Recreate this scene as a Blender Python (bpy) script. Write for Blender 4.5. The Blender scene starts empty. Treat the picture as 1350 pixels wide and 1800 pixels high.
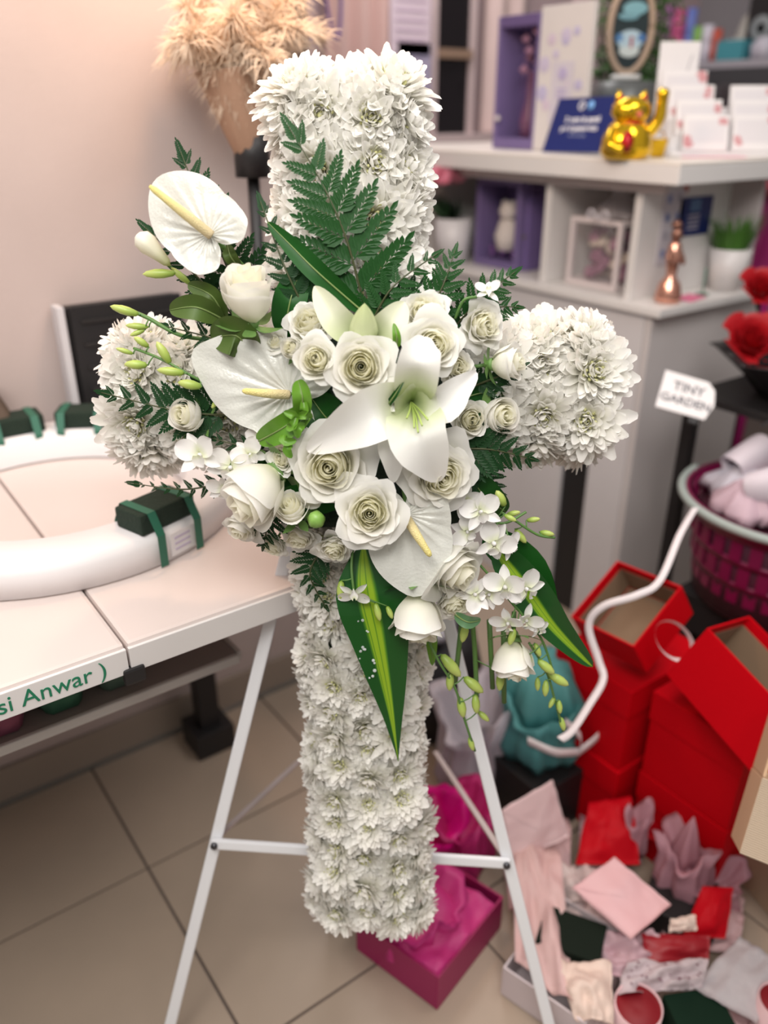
import bpy, bmesh, math, random
from mathutils import Vector as V, Matrix, Quaternion, noise
SC = bpy.context.scene
COL = SC.collection
rnd = random.Random(7)
PI = math.pi
def R(d): return math.radians(d)

# ------------------------------------------------------------------ camera, world, lights, exposure
FPX, PITCH, YAW = 1450.0, R(26), R(-36)
CAM = V((0, 0, 1.45))
cam_data = bpy.data.cameras.new('camera')
cam_data.sensor_fit = 'VERTICAL'; cam_data.sensor_height = 36.0
cam_data.lens = FPX / 1800 * 36
cam_data.clip_start = 0.05
cam_data.dof.use_dof = True
cam_data.dof.focus_distance = 0.98
cam_data.dof.aperture_fstop = cam_data.lens / 1000 / 0.0145
cam = bpy.data.objects.new('camera', cam_data); COL.objects.link(cam)
cam.location = CAM; cam.rotation_euler = (PI / 2 - PITCH, 0, YAW)
SC.camera = cam

world = bpy.data.worlds.new('world'); SC.world = world; world.use_nodes = True
bg = world.node_tree.nodes['Background']
bg.inputs[0].default_value = (1.0, 0.93, 0.88, 1); bg.inputs[1].default_value = 0.36

def area(name, loc, target, size, size_y, power, col):
    l = bpy.data.lights.new(name, 'AREA'); l.shape = 'RECTANGLE'; l.size = size; l.size_y = size_y
    l.energy = power; l.color = col
    o = bpy.data.objects.new(name, l); COL.objects.link(o); o.location = loc
    o.rotation_euler = (V(target) - V(loc)).to_track_quat('-Z', 'Y').to_euler()
    return o
area('ceiling_light', (-0.35, 0.75, 2.75), (0.2, 1.0, 0.8), 1.5, 0.9, 22, (1.0, 0.94, 0.89))
area('ceiling_light', (1.2, 0.2, 2.75), (1.0, 0.6, 0.5), 1.2, 0.6, 21, (1.0, 0.95, 0.92))
area('ceiling_light', (-0.55, -0.45, 2.75), (0.4, 0.7, 1.0), 1.4, 0.8, 46, (1.0, 0.96, 0.91))
area('ceiling_light', (1.9, 2.5, 2.75), (1.9, 2.6, 0.8), 1.2, 0.6, 20, (1.0, 0.93, 0.92))
spot = bpy.data.lights.new('wall_spot', 'POINT'); spot.energy = 15.0; spot.color = (1.0, 0.62, 0.38); spot.shadow_soft_size = 0.06
so = bpy.data.objects.new('wall_spot', spot); COL.objects.link(so); so.location = (0.72, 1.36, 1.98)

SC.view_settings.view_transform = 'Standard'; SC.view_settings.look = 'None'
SC.view_settings.gamma = 1.0; SC.view_settings.use_curve_mapping = False
SC.view_settings.exposure = -0.08

# ------------------------------------------------------------------ geometry of the view (metres)
_q = cam.rotation_euler.to_quaternion()
CR_, CU_, CF_ = _q @ V((1, 0, 0)), _q @ V((0, 1, 0)), _q @ V((0, 0, -1))
def ray(x, y): return CR_ * ((x - 675) / FPX) + CU_ * ((900 - y) / FPX) + CF_
def at(x, y, d): return CAM + ray(x, y) * d
def atz(x, y, z): r = ray(x, y); return CAM + r * ((z - CAM.z) / r.z)
def atx(x, y, v): r = ray(x, y); return CAM + r * ((v - CAM.x) / r.x)
def aty(x, y, v): r = ray(x, y); return CAM + r * ((v - CAM.y) / r.y)

# ------------------------------------------------------------------ materials
_M = {}
def mat(name, col, rough=0.5, metal=0.0, trans=0.0, col2=None, scale=8.0, bump=0.0, bscale=40.0,
        spec=0.5, grad=None, glass=False, alpha=1.0, emit=None, coat=0.0, sss=0.0):
    """principled with noise colour variation; grad = list of (pos, colour) along the V of the UV map"""
    if name in _M: return _M[name]
    m = bpy.data.materials.new(name); m.use_nodes = True; nt = m.node_tree; N = nt.nodes; L = nt.links
    b = N['Principled BSDF']; out = N['Material Output']
    b.inputs['Roughness'].default_value = rough; b.inputs['Metallic'].default_value = metal
    b.inputs['Specular IOR Level'].default_value = spec
    b.inputs['Coat Weight'].default_value = coat
    c = tuple(col) + (1,)
    tc = N.new('ShaderNodeTexCoord')
    if grad:
        uv = N.new('ShaderNodeUVMap'); uv.uv_map = 'UVMap'
        sp = N.new('ShaderNodeSeparateXYZ'); L.new(uv.outputs[0], sp.inputs[0])
        rp = N.new('ShaderNodeValToRGB'); e = rp.color_ramp.elements
        e[0].position, e[0].color = grad[0][0], tuple(grad[0][1]) + (1,)
        e[1].position, e[1].color = grad[-1][0], tuple(grad[-1][1]) + (1,)
        for p_, k_ in grad[1:-1]:
            q = e.new(p_); q.color = tuple(k_) + (1,)
        L.new(sp.outputs[1], rp.inputs[0]); src = rp.outputs[0]
    else:
        nz = N.new('ShaderNodeTexNoise'); nz.inputs['Scale'].default_value = scale; nz.inputs['Detail'].default_value = 3
        L.new(tc.outputs['Object'], nz.inputs['Vector'])
        mx = N.new('ShaderNodeMix'); mx.data_type = 'RGBA'
        k2 = col2 if col2 else tuple(v * 0.9 for v in col)
        mx.inputs[6].default_value = c; mx.inputs[7].default_value = tuple(k2) + (1,)
        L.new(nz.outputs[0], mx.inputs[0]); src = mx.outputs[2]
    L.new(src, b.inputs['Base Color'])
    if emit: b.inputs['Emission Color'].default_value = tuple(emit[0]) + (1,); b.inputs['Emission Strength'].default_value = emit[1]
    if bump:
        n2 = N.new('ShaderNodeTexNoise'); n2.inputs['Scale'].default_value = bscale
        L.new(tc.outputs['Object'], n2.inputs['Vector'])
        bp = N.new('ShaderNodeBump'); bp.inputs['Strength'].default_value = bump; bp.inputs['Distance'].default_value = 0.01
        L.new(n2.outputs[0], bp.inputs['Height']); L.new(bp.outputs[0], b.inputs['Normal'])
    if glass: b.inputs['Transmission Weight'].default_value = 1.0
    if trans:
        t = N.new('ShaderNodeBsdfTranslucent'); L.new(src, t.inputs[0])
        ms = N.new('ShaderNodeMixShader'); ms.inputs[0].default_value = trans
        L.new(b.outputs[0], ms.inputs[1]); L.new(t.outputs[0], ms.inputs[2]); L.new(ms.outputs[0], out.inputs[0])
    if alpha < 1:
        t = N.new('ShaderNodeBsdfTransparent'); ms = N.new('ShaderNodeMixShader'); ms.inputs[0].default_value = alpha
        L.new(t.outputs[0], ms.inputs[1]); L.new(b.outputs[0], ms.inputs[2]); L.new(ms.outputs[0], out.inputs[0])
    _M[name] = m
    return m

# ------------------------------------------------------------------ object helpers
def frame(o, x=None, y=None, z=None):
    """4x4 from an origin and two of the three axes (first given is kept, the next one orthogonalised)"""
    if z is not None and y is not None:
        y = y.normalized(); z = (z - y * z.dot(y)).normalized(); x = y.cross(z)
    elif z is not None and x is not None:
        z = z.normalized(); x = (x - z * x.dot(z)).normalized(); y = z.cross(x)
    elif x is not None and y is not None:
        x = x.normalized(); y = (y - x * y.dot(x)).normalized(); z = x.cross(y)
    m = Matrix.Identity(4)
    for i in range(3): m[i][0], m[i][1], m[i][2], m[i][3] = x[i], y[i], z[i], o[i]
    return m
def T(x, y, z): return Matrix.Translation((x, y, z))
def RZ(d): return Matrix.Rotation(R(d), 4, 'Z')
def RX(d): return Matrix.Rotation(R(d), 4, 'X')
def RY(d): return Matrix.Rotation(R(d), 4, 'Y')
def S(x, y=None, z=None):
    return Matrix.Diagonal((x, x if y is None else y, x if z is None else z, 1))

def tag(o, label, cat, group=None):
    o['label'] = label; o['category'] = cat
    if group: o['group'] = group
    return o
def thing(name, label, cat, M=None, group=None):
    o = bpy.data.objects.new(name, None); COL.objects.link(o)
    if M is not None: o.matrix_world = M if isinstance(M, Matrix) else Matrix.Translation(M)
    o.empty_display_size = 0.02
    return tag(o, label, cat, group)
def link(name, me, parent=None, M=None, kind=None):
    o = bpy.data.objects.new(name, me); COL.objects.link(o)
    if parent: o.parent = parent
    if M is not None: o.matrix_basis = M
    if kind: o['kind'] = kind
    return o

class MB:
    """collects shapes, becomes ONE mesh"""
    def __init__(s): s.v = []; s.f = []; s.uv = []; s.mi = []
    def add(s, vs, fs, M=None, uvs=None, mi=0):
        n = len(s.v)
        s.v += [tuple(M @ V(v)) if M is not None else tuple(v) for v in vs]
        s.f += [tuple(i + n for i in f) for f in fs]
        s.uv += list(uvs) if uvs else [(0.5, 0.5)] * len(vs)
        s.mi += [mi] * len(fs); return s
    def box(s, sx, sy, sz, M=None, c=(0, 0, 0), bev=0.0, mi=0):
        b = bmesh.new(); bmesh.ops.create_cube(b, size=1, matrix=T(*c) @ S(sx, sy, sz))
        if bev: bmesh.ops.bevel(b, geom=b.edges[:], offset=bev, segments=2, affect='EDGES', profile=0.6)
        return s.bm(b, M, mi)
    def bm(s, b, M=None, mi=0):
        b.verts.index_update()
        vs = [v.co[:] for v in b.verts]; fs = [tuple(v.index for v in f.verts) for f in b.faces]
        b.free(); return s.add(vs, fs, M, None, mi)
    def cyl(s, p, q, r, r2=None, n=12, cap=True, mi=0):
        p, q = V(p), V(q); r2 = r if r2 is None else r2
        d = (q - p).normalized(); a = d.orthogonal().normalized(); b = d.cross(a)
        vs = [p + (a * math.cos(2 * PI * i / n) + b * math.sin(2 * PI * i / n)) * r for i in range(n)]
        vs += [q + (a * math.cos(2 * PI * i / n) + b * math.sin(2 * PI * i / n)) * r2 for i in range(n)]
        fs = [(i, (i + 1) % n, n + (i + 1) % n, n + i) for i in range(n)]
        if cap: fs += [tuple(range(n))[::-1], tuple(range(n, 2 * n))]
        return s.add(vs, fs, None, [(0.5, 0)] * n + [(0.5, 1)] * n, mi)
    def tube(s, pts, rad, n=8, mi=0, cap=True):
        pts = [V(p) for p in pts]; m = len(pts)
        rr = rad if isinstance(rad, (list, tuple)) else [rad] * m
        vs, uv = [], []; prev = None
        for i, p in enumerate(pts):
            d = (pts[min(i + 1, m - 1)] - pts[max(i - 1, 0)]).normalized()
            a = d.orthogonal().normalized() if prev is None else (prev - d * prev.dot(d)).normalized()
            prev = a; b = d.cross(a)
            for k in range(n):
                vs.append(p + (a * math.cos(2 * PI * k / n) + b * math.sin(2 * PI * k / n)) * rr[i]); uv.append((k / n, i / (m - 1)))
        fs = [(i * n + k, i * n + (k + 1) % n, (i + 1) * n + (k + 1) % n, (i + 1) * n + k) for i in range(m - 1) for k in range(n)]
        if cap: fs += [tuple(range(n))[::-1], tuple(range((m - 1) * n, m * n))]
        return s.add(vs, fs, None, uv, mi)
    def lathe(s, prof, n=24, M=None, mi=0, fn=None):
        """prof: list of (r, z); fn(angle, r, z) may modulate the radius"""
        vs, uv = [], []; m = len(prof)
        for i, (r, z) in enumerate(prof):
            for k in range(n):
                a = 2 * PI * k / n; q = fn(a, r, z) if fn else r
                vs.append((q * math.cos(a), q * math.sin(a), z)); uv.append((k / n, i / (m - 1)))
        fs = [(i * n + k, i * n + (k + 1) % n, (i + 1) * n + (k + 1) % n, (i + 1) * n + k) for i in range(m - 1) for k in range(n)]
        if prof[0] == prof[-1]: return s.add(vs, fs, M, uv, mi)
        if prof[0][0] > 1e-4: fs.append(tuple(range(n))[::-1])
        if prof[-1][0] > 1e-4: fs.append(tuple(range((m - 1) * n, m * n)))
        return s.add(vs, fs, M, uv, mi)
    def grid(s, fn, nu, nv, M=None, mi=0):
        vs, uv = [], []
        for j in range(nv + 1):
            for i in range(nu + 1):
                u, v = i / nu, j / nv; vs.append(fn(u, v)); uv.append((u, v))
        w = nu + 1
        fs = [(j * w + i, j * w + i + 1, (j + 1) * w + i + 1, (j + 1) * w + i) for j in range(nv) for i in range(nu)]
        return s.add(vs, fs, M, uv, mi)
    def prism(s, poly, z0, z1, M=None, mi=0):
        n = len(poly); vs = [(x, y, z0) for x, y in poly] + [(x, y, z1) for x, y in poly]
        fs = [tuple(range(n))[::-1], tuple(range(n, 2 * n))] + [(i, (i + 1) % n, n + (i + 1) % n, n + i) for i in range(n)]
        return s.add(vs, fs, M, None, mi)
    def crumple(s, amp, freq, seed=0):
        for i, p in enumerate(s.v):
            q = V(p) * freq + V((seed, seed * 0.7, 0)); n = noise.noise_vector(q) + 0.5 * noise.noise_vector(q * 2.3)
            s.v[i] = tuple(V(p) + n * amp)
        return s
    def mesh(s, name, mats, smooth=True):
        me = bpy.data.meshes.new(name); me.from_pydata(s.v, [], s.f)
        for m in (mats if isinstance(mats, (list, tuple)) else [mats]): me.materials.append(m)
        uvl = me.uv_layers.new(name='UVMap')
        li = [0] * len(me.loops); me.loops.foreach_get('vertex_index', li)
        flat = [0.0] * (2 * len(li))
        for k, vi in enumerate(li): flat[2 * k], flat[2 * k + 1] = s.uv[vi]
        uvl.data.foreach_set('uv', flat)
        me.polygons.foreach_set('material_index', s.mi)
        if smooth: me.shade_smooth()
        me.update(); return me
    def obj(s, name, mats, parent=None, M=None, smooth=True, kind=None):
        return link(name, s.mesh(name, mats, smooth), parent, M, kind)
def bx(name, m, parent, size, M=None, c=(0, 0, 0), bev=0.002):
    return MB().box(*size, M=M, c=c, bev=bev).obj(name, m, parent, smooth=False)
def text(name, body, size, m, parent, M, ext=0.0004, bold=0.0):
    cu = bpy.data.curves.new(name, 'FONT'); cu.body = body; cu.size = size; cu.extrude = ext; cu.offset = bold
    cu.align_x = 'CENTER'; cu.align_y = 'CENTER'; cu.space_line = 0.9
    cu.materials.append(m)
    o = bpy.data.objects.new(name, cu); COL.objects.link(o)
    bpy.context.view_layer.update()
    me = bpy.data.meshes.new_from_object(o.evaluated_get(bpy.context.evaluated_depsgraph_get()))
    bpy.data.objects.remove(o); bpy.data.curves.remove(cu)
    return link(name, me, parent, M)
def smooth01(t): t = max(0, min(1, t)); return t * t * (3 - 2 * t)
def bez(p, n=12):
    """Catmull-Rom through the points"""
    p = [V(q) for q in p]; out = []
    for i in range(len(p) - 1):
        a, b, c, d = p[max(i - 1, 0)], p[i], p[i + 1], p[min(i + 2, len(p) - 1)]
        for k in range(n):
            t = k / n
            out.append(0.5 * ((2 * b) + (c - a) * t + (2 * a - 5 * b + 4 * c - d) * t * t + (3 * b - a - 3 * c + d) * t ** 3))
    return out + [p[-1]]

# shared colours
WHITE = mat('white_laminate', (0.70, 0.68, 0.665), 0.45, col2=(0.67, 0.65, 0.64))
PANEL = mat('white_cabinet_panel', (0.64, 0.62, 0.63), 0.5)
BLACK = mat('black_paint', (0.012, 0.011, 0.012), 0.5)
DKGREEN = mat('dark_green_card', (0.008, 0.024, 0.014), 0.8, spec=0.08)
CARD = mat('white_card', (0.80, 0.78, 0.79), 0.6)
BLUSH = mat('blush_paper', (0.78, 0.55, 0.55), 0.7, trans=0.15, col2=(0.80, 0.62, 0.60))
REDC = mat('red_gift_card', (0.54, 0.001, 0.007), 0.6, col2=(0.48, 0.001, 0.006), spec=0.08)
KRAFT = mat('kraft_card', (0.50, 0.36, 0.25), 0.8, col2=(0.44, 0.31, 0.21))
GREY = mat('grey_plastic', (0.30, 0.33, 0.34), 0.4)
# ------------------------------------------------------------------ the setting
def struct(o): o['kind'] = 'structure'; return o
floor = struct(bx('floor', mat('tile_grout', (0.13, 0.10, 0.085), 0.9), None, (6.4, 6.4, 0.06), c=(1.2, 1.2, -0.0345), bev=0))
TILE = mat('beige_stone_tile', (0.45, 0.355, 0.275), 0.42, col2=(0.34, 0.275, 0.215), scale=5.0, bump=0.08, bscale=6)
tile_me = {}
def tile(x0, x1, y0, y1):
    g = 0.0028; k = (round(x1 - x0, 3), round(y1 - y0, 3))
    if k not in tile_me:
        tile_me[k] = MB().box(k[0] - 2 * g, k[1] - 2 * g, 0.008, bev=0.0015).mesh('tile', TILE, False)
    link('tile', tile_me[k], floor, T((x0 + x1) / 2, (y0 + y1) / 2, -0.004))
TX, TY, TS = 0.326, 1.304, 0.465
ys = [TY + TS * k for k in range(-4, 1)] + [1.672]
xs = [TX + TS * k for k in range(-3, 6)]
for i in range(len(xs) - 1):
    for j in range(len(ys) - 1): tile(xs[i], xs[i + 1], ys[j], ys[j + 1])
for i in range(4, len(xs) - 1):
    for j in range(3): tile(xs[i], xs[i + 1], 1.672 + TS * j, 1.672 + TS * (j + 1))

WALLP = mat('warm_pink_plaster', (0.52, 0.43, 0.405), 0.85, bump=0.05, bscale=120)
struct(bx('wall_left', WALLP, None, (3.5, 0.12, 2.9), c=(-0.78, 1.74, 1.45), bev=0))
struct(bx('baseboard_left', mat('tile_skirting', (0.33, 0.27, 0.22), 0.5), None, (3.5, 0.012, 0.10), c=(-0.78, 1.673, 0.05), bev=0.003))
struct(bx('trim_1', mat('steel_trim', (0.35, 0.36, 0.36), 0.3, 0.9), None, (3.5, 0.006, 0.012), c=(-0.78, 1.664, 0.006), bev=0.002))
struct(bx('wall_back', mat('dusky_wall', (0.52, 0.40, 0.42), 0.85), None, (4.2, 0.1, 2.9), c=(2.6, 3.12, 1.45), bev=0))
struct(bx('wall_right', mat('grey_wall', (0.30, 0.29, 0.31), 0.85), None, (0.1, 5.0, 2.9), c=(4.3, 0.8, 1.45), bev=0))
struct(bx('trim_2', mat('dark_door_frame', (0.03, 0.024, 0.022), 0.6), None, (0.05, 0.14, 2.9), c=(0.995, 1.74, 1.45), bev=0.002))

# glazed black window at the far wall with a wooden rail, and the pink panels beside it
win = struct(bx('window_1', mat('dark_glass', (0.012, 0.010, 0.012), 0.12), None, (0.20, 0.03, 1.5), c=(2.56, 3.05, 2.05), bev=0.003))
fr = MB()
for x in (2.455, 2.665): fr.box(0.03, 0.05, 1.5, c=(x, 3.045, 2.05), bev=0.003)
fr.obj('window_frame', mat('pale_pink_frame', (0.62, 0.50, 0.50), 0.6), win, smooth=False)
bx('window_rail', mat('wooden_rail', (0.30, 0.20, 0.14), 0.6), win, (0.18, 0.05, 0.035), c=(2.56, 3.03, 1.66))
bx('window_sill', mat('pale_pink_frame', (0.6, 0.5, 0.5)), win, (0.75, 0.16, 0.05), c=(2.72, 2.97, 1.33))
bx('sill_edge', BLACK, win, (0.75, 0.16, 0.02), c=(2.72, 2.965, 1.295))
t = thing('curtain', 'pale pink hanging fabric panel on the far wall above the chrysanthemum cross', 'curtain', (2.08, 3.0, 1.25))
MB().grid(lambda u, v: ((u - 0.5) * 0.34, 0.03 * math.sin(u * 22), v * 1.4), 40, 2).obj('fabric', mat('peach_pink_fabric', (0.72, 0.50, 0.46), 0.9, trans=0.1), t)
t = thing('curtain', 'pale pink side panel to the right of the black window', 'curtain', (2.83, 3.0, 1.36))
MB().grid(lambda u, v: ((u - 0.5) * 0.26, 0.02 * math.sin(u * 14), v * 1.3), 24, 2).obj('fabric', mat('peach_pink_fabric2', (0.66, 0.52, 0.50), 0.9), t)
t = thing('paper_notice', 'pink-white paper sheet pinned high left of the black window', 'notice', aty(722, 30, 2.96))
bx('sheet', mat('pink_sheet', (0.74, 0.62, 0.70), 0.7), t, (0.20, 0.004, 0.26), bev=0.001)
for k in range(6): bx('printed_line', mat('faint_print', (0.55, 0.42, 0.55), 0.8), t, (0.15, 0.002, 0.008), c=(0, -0.003, 0.09 - k * 0.034), bev=0)
t = thing('paper_notice', 'lavender blue paper sheet below the pink-white sheet', 'notice', aty(728, 135, 2.96))
bx('sheet', mat('lavender_sheet', (0.42, 0.38, 0.52), 0.7), t, (0.17, 0.004, 0.24), bev=0.001)
for k in range(4): bx('printed_line', mat('faint_print2', (0.30, 0.28, 0.42), 0.8), t, (0.12, 0.002, 0.008), c=(0, -0.003, 0.07 - k * 0.034), bev=0)
t = thing('hanging_cord', 'purple cord hanging at the dark edge left of the pink fabric', 'cord', aty(580, 0, 2.6))
MB().tube(bez([(-0.03, 0, 0.3), (-0.02, 0, 0.05), (0.0, 0, -0.07), (0.03, 0, -0.10), (0.045, 0, 0.05), (0.05, 0, 0.3)], 8), 0.006).obj('cord', mat('purple_cord', (0.20, 0.12, 0.36), 0.7), t)

# black low cabinet against the left wall, behind the table
t = thing('wall_cabinet', 'flat black-fronted cabinet against the pink wall behind the table', 'cabinet', (0.552, 1.63, 0.851))
bx('side_strip', mat('cabinet_side_white', (0.62, 0.60, 0.62), 0.5), t, (0.014, 0.04, 0.262), c=(-0.124, 0.022, 0.131), bev=0.002)
bx('body', BLACK, t, (0.23, 0.03, 0.257), c=(0.004, 0.03, 0.1285), bev=0.003)
bx('front_panel', BLACK, t, (0.226, 0.012, 0.258), c=(0.006, 0.009, 0.132), bev=0.002)
for k in range(5): bx('panel_rib', mat('black_rib', (0.02, 0.018, 0.018), 0.4), t, (0.19, 0.006, 0.006), c=(0.006, 0.001, 0.05 + 0.045 * k), bev=0.001)

# ------------------------------------------------------------------ work table with the foam ring
t = thing('work_table', 'white work table with green handwriting along its front edge', 'table', (0, 1.25, 0))
TZ = 0.85
seam = atz(150, 1040, TZ).x
TOPM = mat('pale_table_laminate', (0.67, 0.585, 0.555), 0.35, col2=(0.64, 0.555, 0.525))
for a, b in ((-1.1, seam - 0.0015), (seam + 0.0015, 0.66)):
    o = bx('tabletop', TOPM, t, (b - a, 0.77, 0.045), c=((a + b) / 2, 0.015, TZ - 0.0225), bev=0.006)
EDG = mat('table_edge_strip', (0.74, 0.71, 0.70), 0.4)
for a, b in ((-1.1, seam - 0.0015), (seam + 0.0015, 0.656)):
    bx('edge_strip', EDG, t, (b - a, 0.006, 0.036), c=((a + b) / 2, -0.371, TZ - 0.0235), bev=0.001)
bx('joint_cap', BLACK, t, (0.028, 0.012, 0.024), c=(seam + 0.004, -0.372, TZ - 0.046), bev=0.004)
text('lettering', 'si Anwar )', 0.031, mat('green_marker', (0.01, 0.18, 0.09), 0.6), t,
     T(seam - 0.093, -0.3745, TZ - 0.023) @ RX(90), bold=0.0)
for x in (-1.0, 0.60): 
    for y in (-0.30, 0.33): bx('leg', BLACK, t, (0.05, 0.05, TZ - 0.06), c=(x, y, (TZ - 0.045) / 2 - 0.005), bev=0.003)
bx('foot_block', BLACK, t, (0.10, 0.10, 0.07), c=(0.60, 0.33, 0.036), bev=0.004)
bx('lower_shelf', mat('smoked_shelf', (0.26, 0.23, 0.22), 0.25), t, (1.5, 0.56, 0.012), c=(-0.30, 0.05, 0.66), bev=0.002)
bx('shelf_rim', mat('grey_rim', (0.55, 0.53, 0.51), 0.4), t, (1.5, 0.008, 0.016), c=(-0.30, -0.234, 0.66), bev=0.002)
bx('shelf_rim', mat('grey_rim', (0.55, 0.53, 0.51), 0.4), t, (0.008, 0.56, 0.016), c=(0.454, 0.05, 0.66), bev=0.002)
for k, (x, y, c_) in enumerate(((0.10, 1.065, (0.26, 0.07, 0.12)), (0.185, 1.07, (0.04, 0.14, 0.08)), (0.27, 1.075, (0.10, 0.16, 0.12)))):
    tb = thing('folded_bundle', ['dusky pink folded bundle on the shelf under the table', 'dark green folded bundle under the table edge lettering',
               'grey-green leafy bundle nearest the table joint'][k], 'bundle', T(x, y, 0.667) @ S(0.46, 0.46, 1.2))
    MB().lathe([(0.001, 0.0), (0.07, 0.0), (0.085, 0.02), (0.075, 0.05), (0.04, 0.065), (0.001, 0.067)], 18,
               fn=lambda a, r, z: r * (1 + 0.10 * math.sin(5 * a + z * 60))).obj('wrap', mat('shelf_bundle%d' % k, c_, 0.8), tb)

RC = V((0.29, 1.335, TZ + 0.001)); RI, RO, RH = 0.215, 0.302, 0.052
ring = thing('foam_ring', 'large white foam wreath ring lying on the white table', 'wreath base', RC)
b = 0.008
prof = [(RI, 0.002), (RI, RH - b), (RI + b, RH), (RO - 2 * b, RH), (RO - b * 0.4, RH - 0.4 * b), (RO, RH - 2 * b), (RO, 0.002), (RI, 0.002)]
MB().lathe(prof, 72).obj('ring', mat('white_foam', (0.82, 0.80, 0.81), 0.7), ring)
STRAP = mat('green_tape', (0.02, 0.13, 0.08), 0.5)
FOAM = mat('dark_green_floral_foam', (0.012, 0.026, 0.016), 0.95, bump=0.3, bscale=200)
for ang, lab in ((-72, 'dark green floral foam brick taped to the near side of the white ring'),
                 (88, 'dark green floral foam brick taped to the far left of the white ring'),
                 (60, 'dark green floral foam brick on the ring in front of the black cabinet')):
    a = R(ang); rm = (RI + RO) / 2 + 0.005
    bt = thing('foam_brick', lab, 'floral foam', T(RC.x + rm * math.cos(a), RC.y + rm * math.sin(a), RC.z + RH) @ RZ(ang + 90), 'foam bricks on the wreath ring')
    bx('brick', FOAM, bt, (0.10, 0.058, 0.032), c=(0, 0, 0.0165), bev=0.004)
    for s in (-0.032, 0.036):
        g = MB(); w = 0.007
        path = [(-0.062, -RH + 0.002), (-0.049, 0.004), (-0.031, 0.034), (0.031, 0.034), (0.049, 0.004), (0.062, -RH + 0.002)]
        path = [(p, z) for p, z in ((-0.0475, -RH + 0.003), (-0.0475, 0.001), (-0.031, 0.0335), (0.031, 0.0335), (0.0485, 0.001), (0.0485, -RH + 0.003))]
        vs = []
        for p, z in path: vs += [(s - w, p, z), (s + w, p, z)]
        fs = [(2 * i, 2 * i + 1, 2 * i + 3, 2 * i + 2) for i in range(len(path) - 1)]
        g.add(vs, fs).obj('tape', STRAP, bt, smooth=False)
t = thing('printed_label', 'small white printed label on the outer face of the foam ring', 'label', T(RC.x + (RO + 0.001) * math.cos(R(-70)), RC.y + (RO + 0.001) * math.sin(R(-70)), RC.z + 0.026) @ RZ(20))
bx('paper', CARD, t, (0.045, 0.0012, 0.036), bev=0)
for k in range(3): bx('printed_line', mat('lilac_print', (0.55, 0.48, 0.62), 0.8), t, (0.03, 0.0008, 0.003), c=(0, -0.001, 0.009 - 0.009 * k), bev=0)

# pampas bunch on a black stand in front of the wall
P = (0.785, 1.50)
t = thing('plant_stand', 'slim black stand at the wall end of the table holding the pampas bunch', 'stand', (P[0], P[1], 0.851))
MB().cyl((0, 0, 0), (0, 0, 0.015), 0.05, n=24).obj('base', BLACK, t)
MB().cyl((0, 0, 0.012), (0, 0, 0.49), 0.012).obj('pole', BLACK, t)
MB().lathe([(0.001, 0.485), (0.033, 0.485), (0.033, 0.565), (0.029, 0.565), (0.029, 0.50), (0.001, 0.50)], 24).obj('cup', BLACK, t)
t = thing('pampas_bunch', 'fluffy beige dried pampas bunch in a brown paper cone against the wall', 'dried flowers', T(P[0], P[1], 1.353) @ RY(-11))
MB().lathe([(0.018, 0.002), (0.025, 0.02), (0.062, 0.17), (0.059, 0.17), (0.023, 0.03), (0.001, 0.03)], 28, fn=lambda a, r, z: r * (1 + 0.05 * math.sin(9 * a))).obj('paper_cone', mat('brown_wrap', (0.34, 0.20, 0.13), 0.85), t)
PAM = mat('pampas_fluff', (0.80, 0.66, 0.52), 0.95, trans=0.3)
for k in range(17):
    az = k * 2.4; tilt = 0.15 + 0.75 * math.sqrt((k + 0.5) / 17); L0 = 0.20 + 0.05 * rnd.random()
    d = V((math.cos(az) * math.sin(tilt) + 0.22, math.sin(az) * math.sin(tilt) * 0.7, math.cos(tilt)))
    pts = bez([V((0, 0, 0.06)), V((0, 0, 0.10)) + d * 0.05, V((0, 0, 0.12)) + d * L0 * 0.6, V((0, 0, 0.12 - 0.13 * tilt * tilt)) + d * L0], 5)
    g = MB(); g.tube(pts, 0.002, 5)
    for j in range(420):
        f_ = 0.25 + 0.75 * rnd.random(); q = pts[min(len(pts) - 1, int(f_ * (len(pts) - 1)))]
        e = (d * 0.8 + V((rnd.gauss(0, 1), rnd.gauss(0, 1), rnd.gauss(0, 1) - 0.2)) * 0.95).normalized()
        l_ = (0.030 + 0.030 * rnd.random()); s_ = e.orthogonal().normalized() * 0.0013
        m_ = q + e * l_ * 0.6; tp = q + e * l_ + V((0, 0, -0.012))
        g.add([q - s_, q + s_, m_ + s_, m_ - s_, tp], [(0, 1, 2, 3), (3, 2, 4)])
    g.obj('plume', PAM, t, kind='stuff')
t = thing('brown_sack', 'small brown sack standing on the table at the left frame edge', 'sack', aty(-12, 735, 1.63) * 1.0)
t.location = (aty(-14, 735, 1.60).x, 1.62, TZ + 0.001)
MB().lathe([(0.001, 0), (0.035, 0), (0.042, 0.03), (0.036, 0.09), (0.02, 0.13), (0.026, 0.15), (0.001, 0.145)], 20, fn=lambda a, r, z: r * (1 + 0.08 * math.sin(6 * a))).obj('sackcloth', mat('brown_sackcloth', (0.14, 0.10, 0.075), 0.9), t)
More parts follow.
